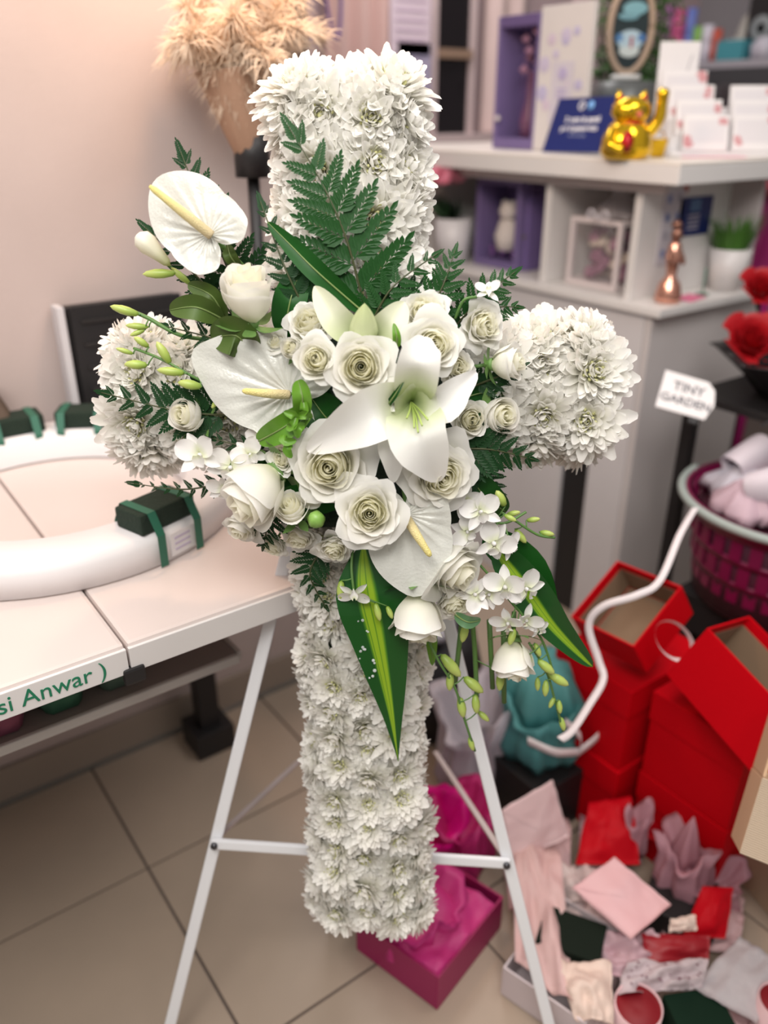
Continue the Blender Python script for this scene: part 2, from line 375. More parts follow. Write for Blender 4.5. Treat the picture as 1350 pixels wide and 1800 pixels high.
# ------------------------------------------------------------------ reception counter and its riser shelf
CX, CY, CZ = 1.792, 1.302, 1.0
def on(px_, py_, X): p = atx(px_, py_, X); return p.y
t = thing('counter', 'tall white reception counter with a raised shelf over open cubbies', 'counter', (CX, CY, 0))
yb0, yb1 = on(1021, 930, CX) - CY, on(975, 930, CX) - CY
bx('side_panel', mat('counter_side_grey', (0.60, 0.565, 0.56), 0.55), t, (0.50, 0.02, 0.985), c=(0.25, 0.01, 0.493), bev=0.002)
bx('front_panel', PANEL, t, (0.02, yb0 - 0.022, 0.985), c=(0.01, 0.022 + (yb0 - 0.022) / 2, 0.493), bev=0.002)
zs_ = atx(1035, 740, CX).z
bx('recess_strip', BLACK, t, (0.02, yb1 - yb0, zs_), c=(0.022, (yb0 + yb1) / 2, zs_ / 2), bev=0.001)
bx('front_panel', PANEL, t, (0.02, yb1 - yb0, 0.985 - zs_), c=(0.01, (yb0 + yb1) / 2, (0.985 + zs_) / 2), bev=0.001)
bx('front_panel', PANEL, t, (0.02, 1.15 - yb1, 0.985), c=(0.01, (yb1 + 1.15) / 2, 0.493), bev=0.002)
bx('back_panel', PANEL, t, (0.02, 1.15, 0.985), c=(0.49, 0.575, 0.493), bev=0.002)
bx('counter_top', WHITE, t, (0.53, 1.19, 0.022), c=(0.25, 0.565, 0.989), bev=0.003)
bx('shelf_top', mat('cream_shelf_top', (0.80, 0.75, 0.69), 0.4), t, (0.78, 1.30, 0.006), c=(0.345, 0.60, 1.337), bev=0.001)
bx('shelf_board', WHITE, t, (0.78, 1.30, 0.042), c=(0.345, 0.60, 1.313), bev=0.003)
yd = on(962, 400, CX + 0.02) - CY
for y in (0.10, yd, yd + 0.56): bx('divider', WHITE, t, (0.46, 0.022, 0.29), c=(0.245, y, 1.1455), bev=0.002)
bx('back_panel', mat('cubby_back', (0.50, 0.44, 0.44), 0.7), t, (0.012, 1.1, 0.29), c=(0.40, 0.55, 1.1455), bev=0)
bx('shelf_front_rail', mat('rail_pinkish', (0.60, 0.53, 0.52), 0.5), t, (0.018, 1.1, 0.026), c=(0.012, 0.57, 1.279), bev=0.002)
ST = 1.3415   # top of the riser shelf

# open gift box with window and printed lid panel
X = 1.94
ya, ybm, yc = on(868, 200, X), on(940, 200, X), on(1030, 200, X)
H = at(940, 20, 1).z; hz = atx(940, 22, X).z - ST
t = thing('gift_box', 'tall lavender gift box with a window and white printed panel on the shelf', 'gift box', (X, ybm, ST))
LAV = mat('lavender_card', (0.19, 0.14, 0.31), 0.6, col2=(0.15, 0.11, 0.26)); LAVD = mat('lavender_dark', (0.13, 0.085, 0.22), 0.7)
w1 = ya - ybm; w2 = ybm - yc
bx('back_board', LAVD, t, (0.01, w1, hz), c=(0.10, w1 / 2, hz / 2))
for y in (0.006, w1 - 0.006): bx('side_board', LAV, t, (0.10, 0.012, hz), c=(0.05, y, hz / 2))
bx('bottom_board', LAV, t, (0.10, w1 - 0.024, 0.03), c=(0.05, w1 / 2, 0.015)); bx('top_board', LAVD, t, (0.10, w1 - 0.024, 0.03), c=(0.05, w1 / 2, hz - 0.015))
pn = bx('printed_panel', mat('ivory_card', (0.68, 0.64, 0.62), 0.6), t, (0.018, w2 * 0.97, hz + 0.012), c=(0.009, -w2 * 0.485, hz / 2 + 0.006))
PR = mat('lilac_motif', (0.46, 0.40, 0.60), 0.7)
bx('printed_frame', mat('pale_lilac', (0.60, 0.56, 0.62), 0.7), pn, (0.001, w2 * 0.42, hz * 0.45), c=(-0.001, -w2 * 0.5, hz * 0.42), bev=0)
for k in range(14):
    a = rnd.random() * 6.28; q = rnd.random()
    MB().lathe([(0.001, 0), (0.010 + 0.012 * rnd.random(), 0), (0.001, 0.0015)], 9, T(-0.0005, -w2 * (0.12 + 0.76 * rnd.random()), hz * (0.1 + 0.82 * q)) @ RY(-90)).obj('printed_blossom', mat('faint_lilac%d' % (k % 3), ((0.56, 0.50, 0.64), (0.62, 0.52, 0.62), (0.50, 0.46, 0.64))[k % 3], 0.7), pn, smooth=False)
MB().lathe([(0.001, 0), (0.016, 0), (0.016, 0.0015), (0.001, 0.002)], 16, T(-0.0016, -w2 * 0.5, hz * 0.56) @ RY(-90)).obj('printed_seal', PR, pn, smooth=False)
for k in range(3): bx('printed_line', PR, pn, (0.001, 0.035, 0.006), c=(-0.0018, -w2 * 0.5, hz * (0.45 - 0.03 * k)), bev=0)
v = MB().lathe([(0.001, 0), (0.022, 0), (0.026, 0.05), (0.012, 0.10), (0.010, 0.18), (0.001, 0.18)], 16).obj('vase', mat('plum_vase', (0.16, 0.06, 0.12), 0.4), t, T(0.05, w1 * 0.42, 0.031))
for k in range(9):
    a = k * 2.4
    MB().lathe([(0.001, -0.014), (0.016, 0), (0.001, 0.014)], 9, fn=lambda a_, r, z: r * (1 + 0.2 * math.sin(5 * a_))).obj('dried_blossom', mat('mauve_blossom', (0.34, 0.17, 0.26), 0.8), t, T(0.05 + 0.018 * math.cos(a), w1 * 0.42 + 0.026 * math.sin(a), 0.20 + 0.016 * k))
MB().lathe([(0.001, -0.008), (0.010, 0), (0.001, 0.008)], 10).obj('ribbon_knot', mat('ivory_ribbon', (0.72, 0.66, 0.62), 0.6), t, T(-0.006, w1 * 0.86, 0.085))

# blue sign
BL, BR, TL = atx(952, 271, 1.85), atx(1060, 273, 1.845), atx(985, 178, 1.885)
M = frame(BL, x=(BR - BL), y=(TL - BL)); w = (BR - BL).length; h = (TL - BL).dot((M.col[1].xyz))
sk = (TL - BL).dot(M.col[0].xyz)
M.translation.z = ST + 0.002
t = thing('counter_sign', 'small navy blue sign with white lettering leaning in front of the gift box', 'sign', M)
NAVY = mat('navy_sign', (0.012, 0.022, 0.14), 0.35)
MB().prism([(0, 0), (w, 0), (w + sk * 0.6, h), (sk * 0.8, h)], -0.004, 0).obj('board', NAVY, t, smooth=False)
WT = mat('white_print', (0.75, 0.75, 0.80), 0.6)
cxm = w / 2 + sk * 0.35
text('lettering', '2 euro in punti', 0.0205, WT, t, T(cxm + 0.003, h * 0.60, 0.0006), bold=0.0008)
text('lettering', 'per il pagamento', 0.0195, WT, t, T(cxm - 0.003, h * 0.44, 0.0006), bold=0.0006)
text('lettering', 'con la tua app', 0.011, mat('pale_blue_print', (0.28, 0.32, 0.50), 0.6), t, T(cxm - 0.004, h * 0.31, 0.0006))
MB().lathe([(0.007, 0), (0.0115, 0), (0.0115, 0.0015), (0.007, 0.0015), (0.007, 0)], 20).obj('round_emblem', WT, t, T(cxm - 0.010, h * 0.85, 0.0004))
MB().lathe([(0.001, 0), (0.011, 0), (0.011, 0.0015), (0.001, 0.002)], 20).obj('round_emblem', mat('sky_blue_print', (0.18, 0.42, 0.80), 0.5), t, T(cxm + 0.022, h * 0.85, 0.0004))

# gold beckoning cat
GOLD = mat('gold_glaze', (0.85, 0.56, 0.03), 0.16, 0.85, col2=(0.80, 0.50, 0.02)); REDG = mat('red_glaze', (0.5, 0.01, 0.015), 0.25)
p = atz(1098, 279, ST); p.z = ST
t = thing('cat_figurine', 'shiny gold beckoning cat figurine with a raised paw on the counter shelf', 'figurine', T(*p) @ RZ(-30))
MB().lathe([(0.001, 0), (0.050, 0), (0.062, 0.015), (0.060, 0.045), (0.045, 0.075), (0.030, 0.088), (0.001, 0.09)], 28).obj('body', GOLD, t)
MB().lathe([(0.001, 0), (0.028, 0.006), (0.043, 0.028), (0.040, 0.048), (0.022, 0.062), (0.001, 0.066)], 28, S(1.12, 0.95, 1)).obj('head', GOLD, t, T(0, -0.006, 0.072))
for s in (-1, 1):
    e = MB().lathe([(0.015, 0), (0.009, 0.016), (0.001, 0.028)], 12, S(1, 0.5, 1)).obj('ear', GOLD, t, T(0.027 * s, 0, 0.124) @ RY(14 * s))
    MB().lathe([(0.009, 0), (0.005, 0.010), (0.001, 0.018)], 10, S(1, 0.3, 1)).obj('inner_ear', REDG, e, T(0, -0.007, 0.002))
    MB().lathe([(0.001, -0.004), (0.005, 0), (0.001, 0.004)], 10).obj('eye', BLACK, t, T(0.016 * s, -0.043, 0.110))
MB().tube(bez([(0.045, -0.005, 0.055), (0.068, -0.012, 0.085), (0.070, -0.015, 0.12), (0.068, -0.020, 0.155)], 6), [0.014] * 10 + [0.013] * 5 + [0.015, 0.015, 0.012, 0.006], 12).obj('raised_paw', GOLD, t)
MB().tube(bez([(-0.045, -0.02, 0.06), (-0.055, -0.04, 0.035), (-0.03, -0.06, 0.02)], 6), [0.014] * 11 + [0.015, 0.008], 12).obj('lowered_paw', GOLD, t)
MB().lathe([(0.001, -0.003), (0.016, 0), (0.001, 0.006)], 14, S(1, 1, 1.0)).obj('red_apron', REDG, t, T(-0.022, -0.062, 0.04) @ RX(90) @ S(1, 1.5, 1))
MB().lathe([(0.034, -0.004), (0.040, 0), (0.034, 0.005), (0.034, -0.004)], 24).obj('collar', REDG, t, T(0, -0.002, 0.078))
MB().lathe([(0.001, -0.003), (0.009, 0), (0.001, 0.004)], 12).obj('nose_patch', mat('coral_glaze', (0.7, 0.18, 0.10), 0.3), t, T(0.006, -0.047, 0.098) @ RX(90))
p = atz(1154, 276, ST); p.z = ST
t = thing('toy_bucket', 'tiny yellow gold bucket right beside the gold cat figurine', 'bucket', p)
MB().lathe([(0.001, 0), (0.017, 0), (0.024, 0.040), (0.026, 0.042), (0.022, 0.042), (0.016, 0.004), (0.001, 0.004)], 20).obj('pail', GOLD, t)
MB().tube([(0.024 * math.cos(a), 0, 0.040 + 0.022 * math.sin(a)) for a in [PI * k / 10 for k in range(11)]], 0.0015, 6).obj('handle', GOLD, t)

# stepped card stand with card stacks
p = atz(1190, 276, ST)
base = V((p.x, p.y, ST)); dirx = CR_.copy(); diry = V((-CR_.y, CR_.x, 0))     # stand faces the shop floor
M0 = frame(base, x=V((CR_.x, CR_.y, 0)), z=V((0, 0, 1)))
st = thing('card_stand', 'white stepped card stand at the right end of the counter shelf', 'card stand', M0)
for k in range(4): bx('step', CARD, st, (0.27, 0.036, 0.012 + 0.034 * k), c=(0.12 + 0.004 * k, 0.028 + 0.036 * k, (0.012 + 0.034 * k) / 2), bev=0.001)
PINKP = mat('rose_print', (0.62, 0.30, 0.32), 0.7)
def card(x, y, z, w, h, n, lab, tilt=14):
    c = thing('greeting_card', lab, 'card', M0 @ T(x, y, z) @ RX(-tilt), 'greeting cards on the stepped stand')
    for i in range(n): bx('card_sheet', CARD, c, (w, 0.0016, h), c=(0, 0.0028 * i, h / 2), bev=0)
    for i in range(4):
        MB().lathe([(0.001, 0), (0.010 + 0.006 * rnd.random(), 0), (0.001, 0.001)], 7, T((0.30 * w + 0.01 * rnd.random()) * (1 if i < 2 else -1), -0.001, h * (0.72 if i < 2 else 0.22) + 0.012 * rnd.random()) @ RX(90)).obj('printed_flower', PINKP, c, smooth=False)
    bx('inner_frame', mat('card_shade', (0.72, 0.70, 0.73), 0.7), c, (w * 0.84, 0.0006, h * 0.62), c=(0, -0.0012, h * 0.55), bev=0)
for k, lab in enumerate(('lowest white card stack with rose print at the front left of the stepped stand', 'second white card stack up on the left of the stepped stand',
                         'third white card stack up on the left of the stepped stand', 'top white card stack on the left of the stepped stand')):
    card(0.072 - 0.012 * k, 0.012 + 0.036 * k, 0.0135 + 0.034 * k, 0.115, 0.086, 3, lab)
for k, lab in enumerate(('front white card stack with rose print at the right of the stepped stand', 'second white card stack up on the right of the stepped stand',
                         'topmost right white card stack on the stepped stand')):
    card(0.196 + 0.004 * k, 0.012 + 0.036 * k, 0.0135 + 0.034 * k, 0.112, 0.086, 3, lab)
t = thing('display_card', 'tall plain white display card with a grey sprig behind the card stacks', 'card', M0 @ T(0.030, 0.168, 0) @ RX(-5))
bx('sheet', CARD, t, (0.105, 0.003, 0.27), c=(0, 0, 0.135), bev=0.001)
MB().tube(bez([(0.02, -0.002, 0.17), (0.026, -0.002, 0.21), (0.034, -0.002, 0.24)], 4), 0.0015, 5).obj('printed_sprig', mat('grey_print', (0.45, 0.44, 0.47), 0.7), t)
bx('pink_mat', mat('hot_pink_paper', (0.75, 0.16, 0.32), 0.7), thing('paper_mat', 'flat pink paper strip under the front of the card stand', 'paper', M0 @ T(0.09, -0.012, 0)), (0.16, 0.02, 0.0012), c=(0, 0, 0.0006), bev=0)
t = thing('paper_sheet', 'large pale pink sheet of wrapping paper leaning at the right end of the shelf', 'paper', M0 @ T(0.335, 0.20, 0.0))
MB().grid(lambda u, v: ((u - 0.5) * 0.30 + 0.04 * v, 0.04 * v + 0.02 * math.sin(3 * u), v * (0.13 + 0.10 * u)), 10, 6).obj('sheet', mat('pale_pink_wrap', (0.72, 0.60, 0.63), 0.6), t)

# grey pedestal, oval plaque on moss, pink board behind
p = at(1092, 200, 2.52)
t = thing('pedestal_bowl', 'dark grey upturned bowl on the shelf behind the gold cat', 'bowl', (p.x, p.y, ST))
MB().lathe([(0.001, 0), (0.115, 0), (0.118, 0.06), (0.112, 0.13), (0.095, 0.175), (0.085, 0.185), (0.001, 0.187)], 40).obj('bowl', mat('dark_grey_metal', (0.13, 0.14, 0.14), 0.35, 0.3), t)
Mo = frame(V((p.x, p.y, ST + 0.188)), x=V((CR_.x, CR_.y, 0)), z=V((0, 0, 1)))
t = thing('oval_plaque', 'upright oval wooden-framed plaque with a dark landscape picture on the grey bowl', 'plaque', Mo)
el = [(0.062 * math.cos(a), 0.115 * math.sin(a)) for a in [2 * PI * k / 40 for k in range(40)]]
MB().prism([(x * 0.88, y * 0.90) for x, y in el], -0.006, 0.0, T(0, 0, 0.135) @ RX(90)).obj('picture', mat('dark_teal_picture', (0.015, 0.03, 0.035), 0.3), t, smooth=False)
MB().tube([(x, 0.0, 0.135 + y) for x, y in el] + [(el[0][0], 0, 0.135 + el[0][1])], 0.010, 8).obj('frame', mat('tan_wood', (0.46, 0.34, 0.25), 0.6), t)
for (x, z, a, b, c_) in ((0.005, 0.185, 0.036, 0.018, (0.20, 0.42, 0.48)), (-0.012, 0.165, 0.03, 0.010, (0.16, 0.34, 0.40)), (0.0, 0.105, 0.040, 0.026, (0.45, 0.60, 0.68)), (0.0, 0.078, 0.03, 0.018, (0.62, 0.68, 0.66)), (0.03, 0.11, 0.016, 0.012, (0.06, 0.17, 0.40)), (-0.03, 0.11, 0.014, 0.012, (0.08, 0.22, 0.45))):
    MB().lathe([(0.001, 0), (1, 0), (0.001, 0.0005)], 16, T(x, -0.0072, z) @ RX(90) @ S(a, b, 1)).obj('painted_patch', mat('paint_%d' % int(c_[0] * 1000 + c_[2] * 10), c_, 0.5), t, smooth=False)
bx('painted_figure', mat('paint_red', (0.45, 0.06, 0.07), 0.5), t, (0.008, 0.001, 0.028), c=(0.004, -0.0082, 0.10), bev=0)
MB().lathe([(0.001, 0), (0.040, 0), (0.042, 0.010), (0.036, 0.014), (0.001, 0.014)], 24, S(1.1, 0.5, 1)).obj('base', mat('white_ceramic', (0.80, 0.80, 0.78), 0.3), t, T(0, -0.004, 0.001))
t = thing('moss_wreath', 'dark green moss bush standing behind the oval plaque', 'foliage', Mo @ T(0.05, 0.13, -0.186))
g = MB(); g.tube([(0, 0, 0), (0, 0, 0.18)], 0.012, 8)
for k in range(1500):
    a = rnd.random() * 6.28; q = V((0.125 * math.sqrt(rnd.random()) * math.cos(a), 0.05 * rnd.gauss(0, 0.6), 0.36 + 0.30 * (rnd.random() - 0.5) * 1.2))
    d = V((rnd.gauss(0, 1), rnd.gauss(0, 1), rnd.gauss(0, 1))).normalized(); s_ = d.orthogonal().normalized() * 0.006
    g.add([q, q + d * 0.016 + s_, q + d * 0.034, q + d * 0.016 - s_], [(0, 1, 2, 3)])
g.obj('foliage', mat('moss_leaf', (0.06, 0.16, 0.03), 0.7, col2=(0.03, 0.085, 0.016), scale=30), t, smooth=False, kind='stuff')
p = at(1060, 190, 2.75)
t = thing('pink_board', 'tall dusty pink board with faint print standing behind the white printed panel', 'board', frame(V((p.x, p.y, ST)), x=V((CR_.x, CR_.y, 0)), z=V((0, 0, 1))))
bx('board', mat('dusty_pink_board', (0.58, 0.44, 0.48), 0.7), t, (0.20, 0.012, 0.48), c=(-0.03, 0, 0.24), bev=0.002)
for z in (0.12, 0.20, 0.31): bx('printed_line', mat('mauve_print', (0.42, 0.30, 0.36), 0.8), t, (0.08, 0.001, 0.010), c=(0.02, -0.0068, z), bev=0)

# far shelf with ribbon spools
WX = 3.62
sy = [on(1186, 100, WX), on(1420, 100, WX)]; sz = atx(1260, 108, WX).z
sh = thing('wall_shelf', 'long grey shelf high on the far wall carrying ribbon rolls', 'shelf', (WX + 0.12, (sy[0] + sy[1]) / 2, sz))
bx('board', mat('grey_shelf', (0.40, 0.38, 0.42), 0.5), sh, (0.55, sy[0] - sy[1] + 0.3, 0.03), c=(0.10, 0, -0.0155), bev=0.003)
bx('shelf_lip', mat('dark_lip', (0.05, 0.05, 0.055), 0.6), sh, (0.012, sy[0] - sy[1] + 0.3, 0.06), c=(-0.17, 0, -0.06), bev=0.002)
for s in (-0.4, 0.4): bx('bracket', BLACK, sh, (0.44, 0.03, 0.05), c=(0.13, s, -0.056), bev=0.002)
for pxx, pyt, wpx, c_, lab in ((1170, 12, 18, (0.42, 0.16, 0.40), 'plum ribbon roll at the left end of the far shelf'), (1187, 18, 24, (0.55, 0.10, 0.24), 'tall rose pink ribbon roll on the far shelf'),
        (1207, 16, 18, (0.16, 0.22, 0.60), 'blue ribbon roll on the far shelf'), (1222, 48, 18, (0.25, 0.50, 0.12), 'short lime green ribbon roll on the far shelf'),
        (1239, 45, 20, (0.72, 0.70, 0.80), 'white ribbon roll on the far shelf'), (1256, 52, 16, (0.60, 0.10, 0.06), 'orange red ribbon roll on the far shelf')):
    pb = atx(pxx, 98, WX); top = atx(pxx, pyt, WX); hgt = max(0.06, top.z - sz); r = wpx / 2 / FPX * 3.6
    t = thing('ribbon_roll', lab, 'ribbon', (WX, pb.y, sz + 0.0005), 'ribbon rolls on the far shelf')
    MB().lathe([(0.001, 0), (r, 0), (r, hgt * 0.48), (r * 0.9, hgt * 0.5), (r, hgt * 0.52), (r, hgt), (r * 0.4, hgt), (r * 0.4, hgt - 0.02), (0.001, hgt - 0.02)], 18).obj('ribbon', mat('ribbon_' + lab.split()[0] + lab.split()[1], c_, 0.5), t)
pb = atx(1292, 100, WX)
t = thing('tissue_box', 'teal box on the far shelf right of the ribbon rolls', 'box', (WX, pb.y, sz + 0.0005))
bx('box', mat('teal_box', (0.06, 0.30, 0.36), 0.6), t, (0.10, 0.13, 0.075), c=(0, 0, 0.0375)); bx('lid_slot', CARD, t, (0.05, 0.07, 0.004), c=(0, 0, 0.077), bev=0.001)
MB().lathe([(0.001, 0), (0.075, 0), (0.085, 0.05), (0.06, 0.10), (0.02, 0.12), (0.001, 0.12)], 18, fn=lambda a, r, z: r * (1 + 0.12 * math.sin(5 * a + 30 * z))).obj('bag', mat('cream_bag', (0.55, 0.53, 0.48), 0.8), thing('paper_bag', 'crumpled cream paper bag behind the teal box on the far shelf', 'bag', (WX + 0.16, pb.y + 0.02, sz + 0.001), None), M=S(1, 1, 1.7))
MB().lathe([(0.001, 0), (0.05, 0), (0.055, 0.05), (0.03, 0.08), (0.001, 0.085)], 16, fn=lambda a, r, z: r * (1 + 0.15 * math.sin(4 * a))).obj('bag', mat('white_bag', (0.62, 0.60, 0.68), 0.6), thing('plastic_bag', 'small white plastic bag at the right of the teal box on the far shelf', 'bag', (WX, pb.y - 0.14, sz + 0.001)))
t = thing('speaker', 'black box speaker on the far shelf at the right frame edge', 'speaker', (WX + 0.14, on(1352, 60, WX + 0.14), sz + 0.001))
bx('cabinet', BLACK, t, (0.14, 0.14, 0.24), c=(0, 0, 0.12)); MB().lathe([(0.02, 0), (0.045, 0.004), (0.05, 0)], 20, T(-0.071, 0, 0.12) @ RY(-90)).obj('cone', GREY, t)

# cubby contents
p = atx(802, 455, 1.86)
t = thing('potted_flower', 'pink blossom cluster in a white square pot in the left cubby', 'potted plant', T(1.825, p.y - 0.02, 1.0015) @ S(1.3))
MB().lathe([(0.001, 0), (0.040, 0), (0.046, 0.105), (0.040, 0.105), (0.036, 0.02), (0.001, 0.02)], 28).obj('pot', mat('white_pot', (0.66, 0.65, 0.67), 0.4), t)
g = MB()
for k in range(60):
    a = rnd.random() * 6.28; q = V((0.03 * rnd.random() * math.cos(a), 0.03 * rnd.random() * math.sin(a), 0.10)); d = V((rnd.gauss(-0.6, 0.5), rnd.gauss(0, 1), 1.3)).normalized(); s_ = d.orthogonal().normalized() * 0.008
    g.add([q, q + d * 0.035 + s_, q + d * 0.075, q + d * 0.035 - s_], [(0, 1, 2, 3)])
g.obj('leaves', mat('pot_leaf', (0.02, 0.06, 0.022), 0.6), t, smooth=False, kind='stuff')
PKF = mat('pink_blossom', (0.85, 0.30, 0.42), 0.6, trans=0.2, col2=(0.80, 0.42, 0.50))
for k in range(9):
    a = k * 2.4; rr = 0.045 * math.sqrt(k / 9)
    bl = MB()
    for j in range(16):
        d = V((math.cos(j * 2.4) * (0.3 + j / 18), math.sin(j * 2.4) * (0.3 + j / 18), 1.0 - j / 16)).normalized(); s_ = d.cross(V((0, 0, 1))).normalized() * 0.010
        bl.add([(0, 0, 0), d * 0.014 + s_, d * 0.026 + s_ * 0.6, d * 0.026 - s_ * 0.6, d * 0.014 - s_], [(0, 1, 2, 3, 4)])
    bl.obj('blossom', PKF, t, T(rr * math.cos(a) - 0.050, rr * math.sin(a) - 0.012, 0.182 + 0.02 * (1 - k / 9)) @ RX(20 * math.sin(a)) @ RY(20 * math.cos(a)), smooth=False)

X = 1.86; y0, y1 = on(835, 400, X), on(912, 400, X); h = 0.265
t = thing('gift_box', 'lavender gift box holding a small white knitted bear in the left cubby', 'gift box', (X, (y0 + y1) / 2, 1.0015)); w = y0 - y1
bx('back_board', LAVD, t, (0.008, w, h), c=(0.12, 0, h / 2))
for s in (-1, 1): bx('side_board', LAV, t, (0.12, 0.016, h), c=(0.06, s * (w / 2 - 0.008), h / 2))
bx('bottom_board', LAV, t, (0.12, w - 0.034, 0.02), c=(0.06, 0, 0.01)); bx('top_board', LAV, t, (0.12, w - 0.034, 0.022), c=(0.06, 0, h - 0.011))
WB = mat('white_knit', (0.70, 0.64, 0.60), 0.9, bump=0.4, bscale=300)
MB().lathe([(0.001, 0), (0.026, 0.004), (0.034, 0.04), (0.022, 0.078), (0.001, 0.082)], 18).obj('bear_body', WB, t, T(0.05, 0, 0.045) @ S(1.2))
MB().lathe([(0.001, 0), (0.020, 0.006), (0.026, 0.024), (0.018, 0.044), (0.001, 0.05)], 18).obj('bear_head', WB, t, T(0.05, 0, 0.137) @ S(1.2))
for s in (-1, 1): MB().lathe([(0.001, 0), (0.009, 0.004), (0.001, 0.012)], 10).obj('bear_ear', WB, t, T(0.05, 0.021 * s, 0.184) @ S(1.3))
for k in range(8): MB().lathe([(0.001, -0.010), (0.013, 0), (0.001, 0.012)], 8, fn=lambda a, r, z: r * (1 + 0.2 * math.sin(5 * a))).obj('purple_rosette', mat('purple_rosette', (0.16, 0.07, 0.24), 0.7), t, T(0.03 + 0.012 * (k % 3), (k - 3.5) * w * 0.085, 0.036 + 0.012 * (k % 2)))
X2 = 1.93; yq = on(932, 420, X2)
t = thing('gift_box', 'plain dark lavender gift box behind the bear box beside the cubby divider', 'gift box', (X2, yq, 1.0015))
bx('box', mat('violet_card', (0.17, 0.12, 0.30), 0.6), t, (0.12, 0.062, 0.22), c=(0.02, 0, 0.11)); bx('lid', mat('violet_lid', (0.12, 0.08, 0.20), 0.6), t, (0.124, 0.066, 0.03), c=(0.02, 0, 0.236))
MB().lathe([(0.001, -0.01), (0.014, 0), (0.001, 0.012)], 9, T(-0.045, -0.01, 0.10)).obj('ornament', mat('olive_ornament', (0.12, 0.12, 0.05), 0.7), t)

X = 1.86; ya_, yb_ = on(1000, 450, X), on(1090, 450, X); w = ya_ - yb_; h = atx(1045, 385, X).z - 1.0
t = thing('window_gift_box', 'white-framed clear gift box of dusty mauve roses in the right cubby', 'gift box', (X, (ya_ + yb_) / 2, 1.0015))
FRM = mat('pale_pink_frame_card', (0.72, 0.64, 0.64), 0.5); e = 0.013
for y in (-w / 2 + e / 2, w / 2 - e / 2):
    for x in (0, 0.16): bx('frame_post', FRM, t, (e, e, h - 2 * e), c=(x, y, h / 2))
for z in (e / 2, h - e / 2):
    for x in (0, 0.16): bx('frame_rail', FRM, t, (e, w, e), c=(x, 0, z))
    for y in (-w / 2 + e / 2, w / 2 - e / 2): bx('frame_rail', FRM, t, (0.146, e, e), c=(0.08, y, z))
bx('base', FRM, t, (0.146, w - 2 * e, 0.006), c=(0.08, 0, 0.008))
FILM = mat('clear_film', (0.75, 0.70, 0.74), 0.15, alpha=0.06)
bx('clear_pane', FILM, t, (0.001, w - 2 * e, h - 2 * e), c=(0, 0, h / 2), bev=0)
bx('clear_pane', FILM, t, (0.145, 0.001, h - 2 * e), c=(0.08, -w / 2 + 0.004, h / 2), bev=0)
MAU = [mat('mauve_rose', (0.36, 0.18, 0.25), 0.8), mat('cream_rose', (0.62, 0.52, 0.44), 0.8), mat('plum_rose', (0.24, 0.10, 0.16), 0.8)]
for k in range(40):
    q = V((0.03 + 0.09 * rnd.random(), (rnd.random() - 0.5) * (w - 0.06), 0.035 + (h - 0.075) * ((k // 5) / 8.0)))
    MB().lathe([(0.001, -0.014), (0.020, -0.006), (0.021, 0.006), (0.010, 0.014), (0.011, 0.010), (0.004, 0.013), (0.001, 0.01)], 10, fn=lambda a, r, z: r * (1 + 0.12 * math.sin(5 * a + 200 * z))).obj('rose_head', MAU[(k * 7) % 3], t, T(*q) @ RX(rnd.uniform(-40, 40)) @ RY(rnd.uniform(-70, -20)))
g = MB()
for s in (-1, 1): g.tube(bez([(0, 0, h), (0, 0.025 * s, h + 0.022), (0, 0.035 * s, h + 0.004), (0, 0.0, h + 0.002)], 6), 0.004, 6)
g.obj('bow', mat('silver_bow', (0.70, 0.68, 0.74), 0.3), t)
t = thing('cellophane_wrap', 'gathered clear cellophane wrap above the mauve rose gift box', 'wrap', (X + 0.06, (ya_ + yb_) / 2 - 0.02, 1.0015 + h + 0.003))
MB().lathe([(0.085, 0.0), (0.05, 0.03), (0.018, 0.055), (0.03, 0.085), (0.05, 0.10)], 36, fn=lambda a, r, z: r * (1 + 0.12 * math.sin(9 * a + 40 * z))).obj('film', mat('cellophane', (0.72, 0.66, 0.68), 0.2, alpha=0.25), t)

# right end of the counter: papers, figurine, plant
Yf = CY + 0.0885
def onf(x, y): return aty(x, y, Yf)
a0, a1 = onf(1158, 335), onf(1188, 462)
t = thing('paper_notice', 'white information sheet with small icons on the counter end panel', 'notice', ((a0.x + a1.x) / 2 + 0.01, Yf - 0.0015, (a0.z + a1.z) / 2))
hh = a0.z - a1.z; bx('sheet', mat('lilac_white_sheet', (0.58, 0.55, 0.60), 0.7), t, (0.085, 0.002, hh), bev=0)
for k in range(4):
    for s in (-1, 1): bx('printed_icon', mat('icon_%d' % ((k + s) % 3), ((0.15, 0.20, 0.38), (0.38, 0.36, 0.42), (0.22, 0.26, 0.45))[(k + s) % 3], 0.7), t, (0.018, 0.0008, 0.020), c=(0.02 * s, -0.0014, hh * (0.38 - 0.24 * k)), bev=0)
a0, a1 = onf(1197, 348), onf(1243, 410)
t = thing('flyer', 'navy blue flyer with pale lines stuck on the counter end panel', 'notice', T((a0.x + a1.x) / 2, Yf - 0.0015, (a0.z + a1.z) / 2) @ RY(0))
bx('sheet', NAVY, t, (a1.x - a0.x, 0.002, a0.z - a1.z), bev=0)
bx('printed_square', mat('steel_blue_print', (0.10, 0.18, 0.34), 0.6), t, (0.045, 0.0008, 0.03), c=(-0.005, -0.0015, 0.028), bev=0)
for k in range(4): bx('printed_line', mat('greyblue_print', (0.36, 0.35, 0.45), 0.7), t, (0.05, 0.0008, 0.006), c=(-0.006, -0.0015, 0.002 - 0.011 * k), bev=0)
q = onf(1205, 332)
t = thing('round_sticker', 'small round orange red sticker above the navy flyer', 'sticker', (q.x, Yf - 0.001, q.z))
